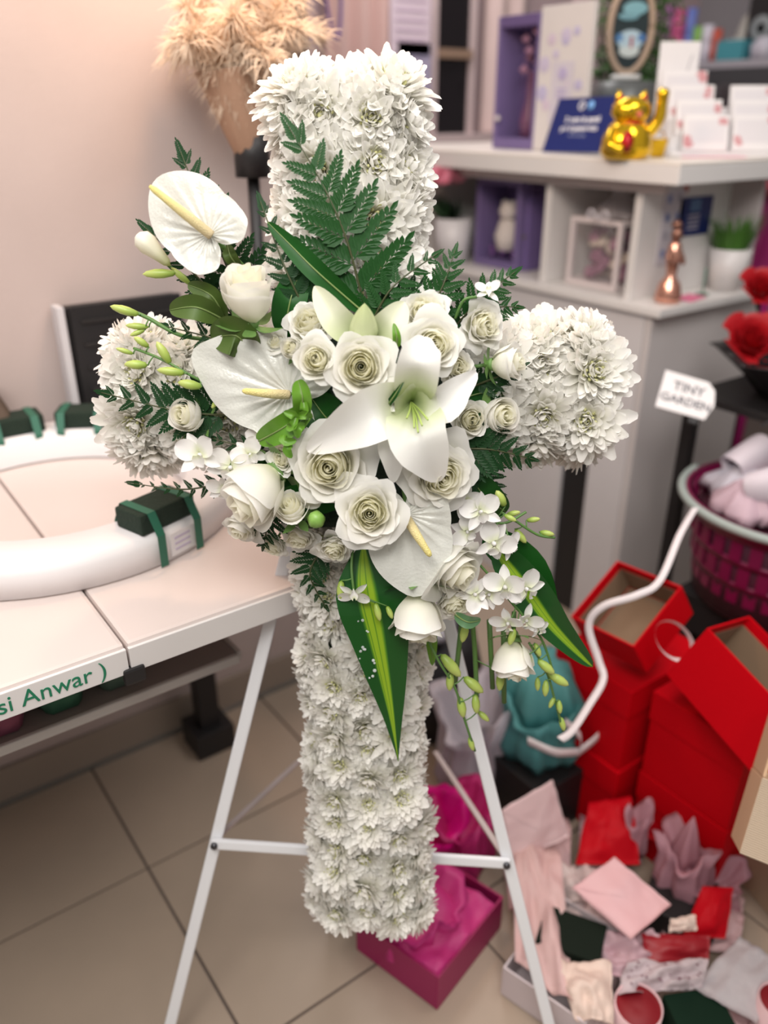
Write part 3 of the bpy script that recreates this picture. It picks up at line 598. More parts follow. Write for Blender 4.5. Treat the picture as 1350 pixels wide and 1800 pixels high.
MB().lathe([(0.001, 0), (0.012, 0), (0.012, 0.001), (0.001, 0.0012)], 18, RX(90)).obj('disc', mat('orange_sticker', (0.50, 0.09, 0.04), 0.6), t)
LZ = 1.0012
p = aty(1174, 521, CY + 0.02); p.z = LZ
RG = mat('rose_gold', (0.78, 0.40, 0.30), 0.22, 0.9)
t = thing('perfume_figurine', 'rose gold slim figurine on the counter ledge below the white sheet', 'figurine', T(*p) @ S(1.25))
MB().lathe([(0.001, 0), (0.026, 0), (0.027, 0.012), (0.022, 0.036), (0.010, 0.052), (0.012, 0.07), (0.017, 0.092), (0.012, 0.115), (0.008, 0.12), (0.001, 0.121)], 24).obj('gown', RG, t)
MB().lathe([(0.001, 0), (0.011, 0.008), (0.011, 0.02), (0.006, 0.028), (0.001, 0.03)], 18).obj('head', mat('bronze', (0.30, 0.15, 0.11), 0.35, 0.7), t, T(0, 0, 0.118))
for s in (-1, 1): MB().tube(bez([(0.010 * s, 0, 0.108), (0.022 * s, -0.004, 0.09), (0.012 * s, -0.016, 0.078)], 6), 0.0045, 8).obj('arm', mat('bronze', (0.30, 0.15, 0.11)), t)
MB().lathe([(0.001, 0), (0.012, 0.002), (0.009, 0.012), (0.001, 0.018)], 14).obj('hair_bun', mat('bronze', (0.3, 0.15, 0.11)), t, T(0, 0.003, 0.145))
p = aty(1274, 500, CY + 0.030); p.z = LZ
t = thing('potted_grass', 'artificial green grass in a small white round pot on the counter ledge', 'potted plant', T(*p) @ S(1.3))
MB().lathe([(0.001, 0), (0.030, 0), (0.043, 0.085), (0.038, 0.085), (0.034, 0.07), (0.001, 0.07)], 28).obj('pot', mat('white_pot_ceramic', (0.70, 0.66, 0.65), 0.4), t)
g = MB()
for k in range(150):
    a = rnd.random() * 6.28; r0 = 0.028 * math.sqrt(rnd.random()); q = V((r0 * math.cos(a), r0 * math.sin(a), 0.068)); d = V((math.cos(a) * (0.15 + 0.5 * rnd.random()), math.sin(a) * (0.15 + 0.5 * rnd.random()), 1)).normalized(); L_ = 0.055 + 0.05 * rnd.random()
    s_ = V((-math.sin(a), math.cos(a), 0)) * 0.002; m_ = q + d * L_ * 0.6; g.add([q - s_, q + s_, m_ + s_, m_ - s_, q + d * L_ + V((math.cos(a), math.sin(a), 0)) * 0.012], [(0, 1, 2, 3), (3, 2, 4)])
g.obj('grass_blades', mat('grass_blade', (0.08, 0.22, 0.03), 0.6), t, smooth=False, kind='stuff')
p = aty(1214, 517, CY + 0.01); p.z = LZ
t = thing('note_pad', 'bright pink paper note lying on the counter ledge', 'note', T(*p) @ RZ(10)); bx('paper', mat('pink_note', (0.78, 0.20, 0.34), 0.7), t, (0.085, 0.05, 0.003), c=(0, 0, 0.002), bev=0)
p = aty(1236, 505, CY + 0.02); p.z = LZ
t = thing('card_holder', 'thin green stick holder with a flat foot beside the white grass pot', 'holder', p)
GRS = mat('green_plastic', (0.07, 0.24, 0.16), 0.4); MB().cyl((0, 0, 0), (0, 0, 0.004), 0.016, n=18).obj('foot', GRS, t); MB().cyl((0, 0, 0.004), (0, 0, 0.07), 0.002).obj('stick', GRS, t)

# right edge behind the counter
p = at(1345, 420, 2.75)
t = thing('paper_roll', 'tall hot pink wrapping paper roll standing right of the counter', 'paper roll', (p.x, p.y, 0.001)); tz = at(1345, 345, 2.75).z
MB().lathe([(0.001, 0), (0.055, 0), (0.055, tz), (0.022, tz), (0.022, tz - 0.03), (0.001, tz - 0.03)], 28).obj('roll', mat('magenta_paper', (0.42, 0.002, 0.16), 0.5), t)
t = thing('ribbon_bow', 'red and lime green bow on top of the hot pink paper roll', 'bow', (p.x, p.y, tz + 0.001))
for k in range(6):
    a = k * PI / 3 + 0.3; d = V((math.cos(a), math.sin(a), 0))
    g = MB(); pts = bez([V((0, 0, 0.002)), d * 0.05 + V((0, 0, 0.05)), d * 0.085 + V((0, 0, 0.03)), d * 0.05 + V((0, 0, 0.004)), V((0, 0, 0.004))], 6); s_ = V((-d.y, d.x, 0)) * 0.016
    for i in range(len(pts) - 1): g.add([pts[i] - s_, pts[i] + s_, pts[i + 1] + s_, pts[i + 1] - s_], [(0, 1, 2, 3)])
    g.obj('loop', mat('red_satin', (0.60, 0.01, 0.06), 0.4) if k % 2 else mat('lime_satin', (0.20, 0.38, 0.04), 0.4), t)
q = at(1318, 375, 2.62)
t = thing('paper_tag', 'pale pink paper sheet hanging in front of the hot pink roll', 'tag', frame(q, x=V((CR_.x, CR_.y, 0)), z=V((0, 0, 1))))
bx('sheet', mat('pale_pink_tag', (0.60, 0.48, 0.54), 0.7), t, (0.075, 0.003, 0.17), bev=0); MB().cyl((0.02, 0.002, 0.085), (0.05, 0.02, 0.12), 0.0012, n=6).obj('string', BLACK, t)
# ------------------------------------------------------------------ black rack, roses, basket, boxes, paper on the floor
RK = V((1.715, 0.52, 0)); RW, RD, RZH = 0.75, 0.60, 0.84
t = thing('display_rack', 'black metal display rack right of the counter holding the red roses', 'rack', RK)
bx('rack_top', BLACK, t, (RW, RD, 0.02), c=(RW / 2, RD / 2, RZH - 0.01), bev=0.003)
for x in (0.015, RW - 0.015):
    for y in (0.015, RD - 0.015): bx('leg', BLACK, t, (0.03, 0.03, RZH - 0.022), c=(x, y, (RZH - 0.02) / 2), bev=0.002)
for y in (0.015, RD - 0.015): bx('rail', BLACK, t, (RW - 0.062, 0.02, 0.02), c=(RW / 2, y, 0.15), bev=0.002)
S1 = atz(1176, 665, RZH + 0.02)
q0, q1, q2 = at(1152, 714, 1.83), at(1238, 738, 1.81), at(1176, 650, 1.86)
M = frame(q0, x=(q1 - q0), y=(q2 - q0)); w = (q1 - q0).length; h = (q2 - q0).length * 0.97
t = thing('price_sign', 'white hand-lettered sign with a clipped corner on the corner of the black rack', 'sign', M)
MB().prism([(0, 0), (w, 0), (w * 1.12, h * 0.42), (w * 1.06, h * 0.80), (w * 0.90, h * 0.98), (0, h)], -0.003, 0).obj('board', CARD, t, smooth=False)
INK = mat('grey_ink', (0.12, 0.12, 0.14), 0.7)
text('lettering', 'TINY', 0.031, INK, t, T(w * 0.55, h * 0.66, 0.0005), bold=0.0006); text('lettering', 'GARDEN', 0.0275, INK, t, T(w * 0.55, h * 0.31, 0.0005), bold=0.0006)
bx('clip', BLACK, t, (0.02, 0.03, 0.008), c=(w * 0.8, h * 0.02, -0.008), bev=0.001)

ROSR = mat('red_petal', (0.50, 0.008, 0.015), 0.5, trans=0.15, col2=(0.38, 0.004, 0.010), scale=20)
def red_rose(px_, py_, d, r, lab, stem_to):
    p = at(px_, py_, d); t = thing('red_rose', lab, 'rose', p, 'red roses in black wrap')
    for k in range(22):
        f_ = k / 21; a = k * 2.4; rr = r * (0.12 + 0.72 * f_); W = min(2.0, 0.9 / (0.25 + f_)); hh = r * (0.75 - 0.35 * f_)
        def fn(u, v, a=a, rr=rr, W=W, hh=hh, f_=f_):
            b = a + (u - 0.5) * 2 * W * 0.6; q = rr * (0.35 + 0.65 * math.sin(min(1, v * 1.5) * PI / 2)) + r * 0.28 * f_ * max(0, v - 0.6) ** 2 * 6
            return (q * math.cos(b), q * math.sin(b), hh * (v - 0.3) - 0.3 * hh * (2 * u - 1) ** 2 * v)
        MB().grid(fn, 6, 5).obj('petal', ROSR, t, RX(30) @ RY(-25))
    MB().tube(bez([V((0, 0, -r * 0.2)), V((0, 0, -r * 0.8)), V(stem_to) - p], 6), 0.004, 8).obj('stem', mat('dark_stem', (0.015, 0.03, 0.015), 0.6), t)
    return t
red_rose(1338, 507, 2.02, 0.058, 'upper red rose at the right frame edge above the black rack', at(1352, 600, 2.0))
red_rose(1322, 600, 1.93, 0.075, 'large full red rose standing in black wrap on the rack', at(1345, 690, 1.93))
red_rose(1352, 668, 1.98, 0.045, 'dark red rose half hidden in the black wrap at the frame edge', at(1362, 700, 1.98))
BW = mat('black_wrap', (0.014, 0.013, 0.015), 0.35); GO = mat('gold_edge_ribbon', (0.20, 0.17, 0.08), 0.4, 0.5)
p = atz(1335, 752, RZH); p = V((p.x, p.y, RZH + 0.001))
p = V((1.89, 0.93, RZH + 0.001))
t = thing('black_bouquet_wrap', 'black paper wrap with gold edged ribbon around the red rose bouquet', 'flower wrap', T(*p) @ S(1.6, 1.6, 0.8))
MB().lathe([(0.055, 0.0), (0.075, 0.05), (0.115, 0.12), (0.125, 0.13), (0.10, 0.115), (0.05, 0.02), (0.001, 0.015)], 40, fn=lambda a, r, z: r * (1 + 0.08 * math.sin(7 * a) + 0.05 * math.sin(13 * a))).obj('wrap', BW, t)
for k, (dx, dz) in enumerate(((-0.10, 0.0), (-0.085, -0.02), (-0.06, 0.01))):
    g = MB(); pts = bez([V((dx, -0.04 - 0.02 * k, 0.10)), V((dx - 0.05, -0.06 - 0.02 * k, 0.06)), V((dx - 0.075, -0.05 - 0.03 * k, 0.02 + dz)), V((dx - 0.072, -0.04 - 0.03 * k, 0.003))], 6)
    for i in range(len(pts) - 1): g.add([pts[i], pts[i] + V((0.016, 0.008, 0)), pts[i + 1] + V((0.016, 0.008, 0)), pts[i + 1]], [(0, 1, 2, 3)])
    g.obj('ribbon_tail', BW if k != 1 else GO, t)
for k in range(5):
    g = MB(); a = 2.6 + 0.5 * k; c0 = V((-0.04, -0.03, 0.12)); d = V((math.cos(a), math.sin(a), 0.15))
    pts = bez([c0, c0 + d * 0.05 + V((0, 0, 0.03)), c0 + d * 0.085, c0 + d * 0.04 - V((0, 0, 0.012)), c0], 6)
    for i in range(len(pts) - 1): g.add([pts[i], pts[i] + V((0, 0, 0.014)), pts[i + 1] + V((0, 0, 0.014)), pts[i + 1]], [(0, 1, 2, 3)])
    g.obj('ribbon_loop', GO if k % 2 else BW, t)

# basket
BC = V((1.71, 0.80, 0)); BZ = 0.68; BR = 0.225
t = thing('crate', 'black crate standing under the magenta basket', 'crate', (BC.x + 0.02, BC.y - 0.02, 0.001))
for k in range(4): bx('slat', BLACK, t, (0.34, 0.012, 0.085), c=(0, -0.16, 0.055 + 0.105 * k)); bx('slat', BLACK, t, (0.012, 0.305, 0.085), c=(-0.165, 0, 0.055 + 0.105 * k)); bx('slat', BLACK, t, (0.012, 0.305, 0.085), c=(0.165, 0, 0.055 + 0.105 * k)); bx('slat', BLACK, t, (0.34, 0.012, 0.085), c=(0, 0.16, 0.055 + 0.105 * k))
bx('lid', BLACK, t, (0.35, 0.35, 0.012), c=(0, 0, 0.422))
MGB = mat('magenta_plastic', (0.17, 0.003, 0.05), 0.4, col2=(0.14, 0.003, 0.04))
t = thing('laundry_basket', 'round magenta plastic basket with slotted sides and a grey handle', 'basket', (BC.x, BC.y, 0.432))
Hh = BZ - 0.432; nseg = 30
def rad(z): return BR * (0.80 + 0.20 * z / Hh)
for z0, z1 in ((0.0, 0.05), (0.085, 0.10), (0.145, 0.16), (0.205, Hh)):
    MB().lathe([(rad(z0) - 0.005, z0), (rad(z0), z0), (rad(z1), z1), (rad(z1) - 0.005, z1), (rad(z0) - 0.005, z0)], 60).obj('band', MGB, t)
MB().lathe([(rad(Hh) - 0.006, Hh - 0.012), (rad(Hh) + 0.010, Hh - 0.010), (rad(Hh) + 0.010, Hh), (rad(Hh) - 0.006, Hh), (rad(Hh) - 0.006, Hh - 0.012)], 60).obj('rim', MGB, t)
MB().lathe([(0.001, 0), (rad(0) - 0.006, 0), (rad(0) - 0.006, 0.004), (0.001, 0.004)], 40).obj('bottom', MGB, t)
for row, (z0, z1) in enumerate(((0.05, 0.085), (0.10, 0.145), (0.16, 0.205))):
    me = None
    for k in range(nseg):
        a = 2 * PI * (k + 0.5 * row) / nseg
        if me is None:
            r = rad((z0 + z1) / 2); me = MB().box(0.005, 0.026, z1 - z0 + 0.004, c=(r - 0.0026, 0, (z0 + z1) / 2), bev=0).mesh('rib', MGB, False)
        link('rib', me, t, RZ(math.degrees(a)))
MB().lathe([(0.001, 0.0), (rad(0.1) - 0.012, 0.0), (rad(0.2) - 0.012, 0.19), (0.001, 0.21)], 30).obj('lining', mat('dark_maroon_lining', (0.06, 0.004, 0.02), 0.8), t, T(0, 0, 0.006))
HG = mat('grey_green_handle', (0.34, 0.40, 0.38), 0.35)
MB().tube([((BR + 0.017) * math.cos(R(a)), (BR + 0.017) * math.sin(R(a)), Hh - 0.004) for a in range(95, 300, 5)], 0.0095, 10).obj('handle', HG, t)
t2 = thing('tissue_bundle', 'pink and white tissue paper heaped in the magenta basket', 'tissue paper', (BC.x, BC.y, BZ - 0.028))
for k, (x, y, s_, c_) in enumerate(((-0.03, -0.09, 0.13, (0.80, 0.30, 0.44)), (0.05, 0.02, 0.14, (0.70, 0.46, 0.54)), (-0.10, 0.05, 0.10, (0.68, 0.50, 0.58)), (-0.03, 0.11, 0.10, (0.62, 0.60, 0.68)))):
    ph = k * 1.7
    MB().lathe([(0.001, 0.0), (s_, 0.0), (s_ * 0.9, 0.03), (s_ * 0.5, 0.06), (s_ * 0.2, 0.075), (0.001, 0.07)], 40, fn=lambda a, r, z: r * (0.85 + 0.12 * math.sin(5 * a + ph + 25 * z) + 0.06 * math.sin(11 * a))).crumple(0.014, 16, k).obj('tissue', mat('tissue_%d' % k, c_, 0.6, trans=0.2), t2, T(x, y, 0) if k else T(x, y, 0.006))
for k, (x, y, yaw) in enumerate(((-0.12, 0.05, 20), (-0.06, 0.13, 75))):
    o = MB().lathe([(0.034, 0), (0.046, 0.09), (0.044, 0.09), (0.032, 0.0), (0.034, 0)], 28, fn=lambda a, r, z: r * (1 + 0.10 * math.sin(3 * a + 20 * z))).obj('paper_tube', mat('lilac_white_paper', (0.64, 0.58, 0.64), 0.6), t2, T(x, y, 0.065) @ RZ(yaw) @ RX(68))

def openbox(name, label, cat, F, Rt, L, h, m, mi, wall=0.004, closed=False, group=None, sx=1.0, sy=1.0, lid=0.0):
    x = (Rt - F); y = (L - F); M = frame(F, x=x, y=y)
    if M.col[2].z < 0:
        M = frame(F, x=y, y=x); x, y = y, x
    a, b = x.length * sx, abs(y.dot(M.col[1].xyz)) * sy
    t = thing(name, label, cat, M, group)
    if closed:
        bx('box_body', m, t, (a, b, h - lid), c=(a / 2, b / 2, -h + (h - lid) / 2), bev=0.0015)
        if lid: bx('lid', m, t, (a + 0.004, b + 0.004, lid), c=(a / 2, b / 2, -lid / 2 + 0.0005), bev=0.0015)
        return t
    for y_ in (wall / 2, b - wall / 2): bx('side_wall', m, t, (a, wall, h), c=(a / 2, y_, -h / 2), bev=0.001)
    for x_ in (wall / 2, a - wall / 2): bx('side_wall', m, t, (wall, b - 2 * wall, h), c=(x_, b / 2, -h / 2), bev=0.001)
    bx('bottom', m, t, (a - 2 * wall, b - 2 * wall, wall), c=(a / 2, b / 2, -h + wall / 2), bev=0)
    if mi:
        e = 0.0012
        for y_ in (wall + e / 2, b - wall - e / 2): bx('lining', mi, t, (a - 2 * wall - 0.001, e, h - 0.03), c=(a / 2, y_, -h / 2 - 0.006), bev=0)
        for x_ in (wall + e / 2, a - wall - e / 2): bx('lining', mi, t, (e, b - 2 * wall - 0.004, h - 0.03), c=(x_, b / 2, -h / 2 - 0.006), bev=0)
        bx('lining', mi, t, (a - 2 * wall - 0.004, b - 2 * wall - 0.004, e), c=(a / 2, b / 2, -h + wall + e), bev=0)
    return t
def redstack(x, y, z, sx, sy, sz, lab, yaw=0):
    t = thing('red_gift_box', lab, 'gift box', T(x, y, z) @ RZ(yaw), 'red gift boxes on the floor')
    bx('box_body', REDC, t, (sx, sy, sz - 0.07), c=(sx / 2, sy / 2, (sz - 0.07) / 2), bev=0.0015)
    bx('lid', REDC, t, (sx + 0.006, sy + 0.006, 0.0685), c=(sx / 2, sy / 2, sz - 0.035), bev=0.002)
redstack(1.165, 0.772, 0.001, 0.25, 0.20, 0.205, 'red gift box at the bottom of the left red stack')
redstack(1.170, 0.775, 0.2075, 0.245, 0.195, 0.205, 'red gift box under the tilted open red box')
redstack(1.205, 0.545, 0.001, 0.26, 0.20, 0.21, 'red gift box at the bottom of the right red stack')
redstack(1.205, 0.545, 0.2125, 0.26, 0.20, 0.205, 'red gift box under the long open red box')
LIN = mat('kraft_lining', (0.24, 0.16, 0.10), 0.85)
F, Rt, L = at(1114, 1138, 1.545), at(1199, 1031, 1.585), at(1003, 1084, 1.665)
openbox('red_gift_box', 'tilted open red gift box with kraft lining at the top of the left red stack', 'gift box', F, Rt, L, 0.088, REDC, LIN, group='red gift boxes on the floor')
a, b, c = at(1243, 1104, 1.45), at(1350, 1218, 1.37), at(1165, 1178, 1.53)
zz_ = (a - c); Mb = frame(a, x=(b - a), z=None, y=(c - a) * -1)      # x along the lip, y up the front face, z towards the viewer
Mb = frame(a, z=Mb.col[1].xyz, x=Mb.col[0].xyz)                       # box frame: z out of the mouth
hB = (a - c).dot(Mb.col[2].xyz)
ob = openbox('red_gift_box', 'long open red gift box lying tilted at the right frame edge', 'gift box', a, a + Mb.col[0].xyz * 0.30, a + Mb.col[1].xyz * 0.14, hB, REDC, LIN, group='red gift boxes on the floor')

# white satin ribbon
SAT = mat('white_satin', (0.80, 0.74, 0.76), 0.35)
def ribbon(pts, w, t, nm='ribbon', side=None):
    pts = bez(pts, 8); g = MB(); vs = []; fs = []
    for i, p in enumerate(pts):
        d = (pts[min(i + 1, len(pts) - 1)] - pts[max(0, i - 1)]).normalized(); v_ = (p - CAM).normalized()
        s_ = (side or (d.cross(v_) * 0.8 + V((0.3, 0.1, 0.5)) * 0.5)).normalized() * w / 2; n_ = d.cross(s_).normalized() * 0.0006
        vs += [p - s_ - n_, p + s_ - n_, p + s_ + n_, p - s_ + n_]
    for i in range(len(pts) - 1):
        a = 4 * i
        for k in range(4): fs.append((a + k, a + (k + 1) % 4, a + 4 + (k + 1) % 4, a + 4 + k))
    g.add(vs, fs).obj(nm, SAT, t)
t = thing('satin_ribbon', 'long white satin ribbon trailing from the basket handle over the red boxes', 'ribbon', (0, 0, 0))
ribbon([at(1222, 893, 1.66), at(1195, 940, 1.60), at(1160, 1020, 1.545), at(1120, 1046, 1.53), at(1060, 1066, 1.54), at(1035, 1100, 1.55), at(1052, 1160, 1.545), at(1060, 1195, 1.53), at(1035, 1240, 1.50), at(1005, 1285, 1.46), at(985, 1300, 1.45)], 0.014, t)
c = at(1180, 1124, 1.525); t = thing('ribbon_loop', 'small ring of white satin ribbon on the front of the tilted red box', 'ribbon', frame(c, x=(at(1213, 1095, 1.525) - c), z=-CF_ * 1.0))
g = MB(); vs = []; fs = []
for k in range(28):
    a = 2 * PI * k / 28; x_, y_ = 0.028 * math.cos(a), 0.041 * math.sin(a)
    for dz in (-0.006, 0.008): vs.append((x_ * (1 + 10 * dz), y_ * (1 + 10 * dz), 0.012 + dz))
    k2 = (k + 1) % 28; fs.append((2 * k, 2 * k + 1, 2 * k2 + 1, 2 * k2))
g.add(vs, fs).obj('ribbon', SAT, t)

# kraft boxes at the right frame edge
F, L = atz(1410, 1545, 0.155), atz(1274, 1402, 0.155)
Rt = F + (V((0, 0, 1)).cross(L - F)).normalized() * -0.25
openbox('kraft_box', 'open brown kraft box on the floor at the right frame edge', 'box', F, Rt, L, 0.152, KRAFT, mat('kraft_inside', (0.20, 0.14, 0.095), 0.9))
F, L = at(1352, 1378, 1.20), at(1338, 1262, 1.26)
COR = MB()
t = thing('corrugated_box', 'tilted open corrugated cream box resting on the brown kraft box', 'box', frame(at(1300, 1500, 1.21), x=(at(1400, 1540, 1.185) - at(1300, 1500, 1.21)), y=(at(1338, 1384, 1.215) - at(1300, 1500, 1.21))))
RIBM = mat('corrugated_cream', (0.52, 0.42, 0.32), 0.8)
g = MB(); vs = []; fs = []; nr = 72
for k in range(nr + 1):
    y = 0.115 * k / nr; z = 0.0008 * (1 if k % 2 else -1); vs += [(0, y, z), (0.26, y, z)]
fs = [(2 * k, 2 * k + 1, 2 * k + 3, 2 * k + 2) for k in range(nr)]
g.add(vs, fs).obj('corrugated_side', RIBM, t, T(0, 0, 0.0), smooth=False)
ORK = mat('tan_kraft', (0.60, 0.40, 0.25), 0.8)
bx('end_wall', ORK, t, (0.004, 0.115, 0.11), c=(0.002, 0.0575, -0.056)); bx('far_wall', ORK, t, (0.26, 0.115, 0.004), c=(0.13, 0.0575, -0.113)); bx('bottom', ORK, t, (0.256, 0.004, 0.108), c=(0.132, 0.002, -0.056))
bx('end_flap', ORK, t, (0.005, 0.10, 0.108), T(0.0025, 0.116, -0.056) , c=(0, 0.05, 0))

# helpers for paper things
def sheet4(name, label, cat, pts, m, bulge=0.01, th=0.0015, nfold=0, group=None, parts=(), seed=0, nu=14, nv=14):
    """curved piece of paper or card between four corner points (a b along the near edge, d c along the far one)"""
    a, b, c, d = pts; n = ((b - a).cross(d - a)).normalized(); cen = (a + b + c + d) / 4
    if n.z < 0: n = -n
    t = thing(name, label, cat, cen, group)
    def P(u, v, o):
        p = (a * (1 - u) + b * u) * (1 - v) + (d * (1 - u) + c * u) * v - cen
        z = bulge * math.sin(PI * u) * math.sin(PI * v) + nfold * (noise.noise(V((u * 3 + seed, v * 3, seed))) * 0.5 + 0.25 * noise.noise(V((u * 7, v * 7 + seed, 3))))
        return p + n * (z + o)
    g = MB(); g.grid(lambda u, v: P(u, v, 0), nu, nv); g.grid(lambda u, v: P(u, v, -th), nu, nv)
    w = nu + 1; o_ = w * (nv + 1)
    rim = [(i, i + 1) for i in range(nu)] + [(nv * w + i, nv * w + i + 1) for i in range(nu)] + [(j * w, (j + 1) * w) for j in range(nv)] + [(j * w + nu, (j + 1) * w + nu) for j in range(nv)]
    g.add([], []); g.f += [(i, j, j + o_, i + o_) for i, j in rim]; g.mi += [0] * len(rim)
    g.obj('sheet', m, t)
    return t, P
def tissue(name, label, cat, p, r, h, m, nf=7, seed=0, tilt=(0, 0), group=None, amp=0.16, m2=None):
    """gathered paper: pleated body that opens into a ruffled mouth"""
    t = thing(name, label, cat, T(*p) @ RX(tilt[0]) @ RY(tilt[1]), group)
    f1 = lambda a, rr, z: rr * (1 + amp * math.sin(nf * a + seed + z / h * 2) + amp * 0.6 * math.sin((2 * nf + 1) * a + seed * 2) + 0.1 * math.sin(2 * a + seed))
    g = MB(); g.lathe([(r * 0.75, 0), (r * 0.92, h * 0.22), (r * 0.88, h * 0.5), (r * 0.8, h * 0.7), (r * 1.0, h), (r * 0.82, h * 0.92), (r * 0.5, h * 0.6), (0.001, h * 0.42)], 84, fn=f1)
    for i, v_ in enumerate(g.v):
        if v_[2] > h * 0.65: g.v[i] = (v_[0], v_[1], v_[2] + h * 0.18 * math.sin(3 * math.atan2(v_[1], v_[0]) + seed) * (v_[2] / h - 0.6) / 0.4)
    g.crumple(r * 0.10, 1.1 / r, seed).obj('paper', m, t)
    if m2: MB().lathe([(0.001, h * 0.9), (r * 0.3, h * 0.72), (r * 0.42, h * 0.66), (0.001, h * 0.62)], 30, fn=f1).obj('inner_paper', m2, t)
    return t
def roll(name, label, cat, p, r, ln, axis, m, mi, group=None, spiral=False, th=0.0):
    """rolled band standing on p; axis = direction of the roll"""
    a = V(axis).normalized(); t = thing(name, label, cat, frame(V(p), z=a, x=a.orthogonal()), group)
    MB().lathe([(r, 0), (r, ln), (r * 0.94, ln), (r * 0.94, 0), (r, 0)], 36).obj('outer_band', m, t)
    MB().lathe([(r * 0.93, 0.002), (r * 0.93, ln - 0.004), (r * 0.1, ln - 0.012), (0.001, ln - 0.012)], 36).obj('inside', mi, t)
    return t
# magenta box with tissue
HP = mat('hot_pink_tissue', (0.68, 0.03, 0.26), 0.5, trans=0.2, col2=(0.60, 0.06, 0.24)); MGC = mat('magenta_card', (0.34, 0.012, 0.10), 0.5)
VP = mat('vivid_pink_foil', (0.62, 0.002, 0.20), 0.35)
F = atz(771, 1720, 0.09); Rt = atz(885, 1576, 0.09); d = (Rt - F).normalized(); nrm = V((-d.y, d.x, 0))
openbox('gift_box', 'open magenta gift box full of hot pink tissue at the foot of the cross', 'gift box', F, Rt, F + nrm * 0.19, 0.088, MGC, None)
c = F + d * 0.105 + nrm * 0.095
tissue('tissue_paper', 'hot pink tissue paper heaped in the magenta gift box', 'tissue paper', (c.x - 0.02, c.y, 0.016), 0.082, 0.11, HP, 6, 1.0, amp=0.08)
tissue('tissue_paper', 'vivid pink foil bag standing behind the magenta box by the easel leg', 'gift bag', tuple(V((c.x + 0.115, c.y + 0.165, 0.002))), 0.085, 0.15, VP, 5, 2.0, (8, -8), amp=0.07)
p = atz(812, 1500, 0.02); tissue('tissue_paper', 'dark pink tissue bundle seen between the easel brace and crossbar', 'tissue paper', (p.x, p.y, 0.002), 0.075, 0.15, mat('deep_pink_tissue', (0.50, 0.02, 0.16), 0.5, trans=0.15), 6, 0.4, amp=0.1)
p = atz(790, 1330, 0.0)
t = tissue('tissue_paper', 'white and lilac tissue bag standing behind the cross foot', 'tissue paper', (p.x, p.y - 0.10, 0.002), 0.105, 0.24, mat('lilac_white_tissue', (0.62, 0.57, 0.63), 0.6, trans=0.25), 7, 0.8, amp=0.12)
p = atz(790, 1330, 0.0)
t = thing('black_bag', 'black bag in the shade between the white tissue bag and the counter', 'bag', (p.x + 0.06, p.y + 0.17, 0.002))
MB().lathe([(0.001, 0), (0.13, 0), (0.15, 0.10), (0.13, 0.24), (0.09, 0.27), (0.001, 0.25)], 30, fn=lambda a, r, z: r * (1 + 0.06 * math.sin(6 * a + 9 * z))).obj('bag', mat('black_nylon', (0.010, 0.010, 0.012), 0.6), t)
p2 = atz(783, 1245, 0.30); t = thing('paper_roll', 'short grey white paper roll lying on the black bag', 'paper roll', (p.x + 0.02, p.y + 0.13, 0.33)); MB().lathe([(0.001, -0.06), (0.045, -0.06), (0.045, 0.06), (0.02, 0.06), (0.02, 0.04), (0.001, 0.04)], 24).obj('roll', mat('grey_white_paper', (0.50, 0.50, 0.56), 0.6), t, RX(75))

# teal bundle on a black carton
p = atz(940, 1420, 0.0)
t = thing('black_carton', 'low black carton under the teal tissue bundle', 'carton', (p.x + 0.03, p.y + 0.03, 0.001))
bx('carton', BLACK, t, (0.22, 0.22, 0.12), c=(0, 0, 0.06)); bx('lid', BLACK, t, (0.224, 0.224, 0.03), c=(0, 0, 0.136))
TEAL = mat('teal_tissue', (0.12, 0.40, 0.40), 0.6, trans=0.2, col2=(0.07, 0.26, 0.27), scale=12)
t = tissue('tissue_paper', 'teal tissue bundle tied with a white ribbon beside the red boxes', 'tissue paper', (p.x + 0.03, p.y + 0.03, 0.1525), 0.105, 0.15, TEAL, 7, 0.3, amp=0.08)
MB().lathe([(0.001, 0.06), (0.07, 0.09), (0.085, 0.15), (0.06, 0.22), (0.03, 0.235), (0.001, 0.24)], 60, fn=lambda a, r, z: r * (1 + 0.16 * math.sin(5 * a + 20 * z) + 0.06 * math.sin(13 * a))).crumple(0.016, 14, 3).obj('upper_tissue', TEAL, t)
for k, s_ in enumerate((((-0.11, -0.06, 0.11), (-0.08, -0.11, 0.10), (-0.02, -0.125, 0.08)), ((-0.02, -0.125, 0.08), (-0.03, -0.13, 0.13), (-0.06, -0.11, 0.17)), ((-0.02, -0.125, 0.08), (0.04, -0.13, 0.11), (0.10, -0.08, 0.13)))):
    ribbon([V(q) for q in s_], 0.018, t, 'ribbon_tie', side=V((0.1, 0.2, 1)))

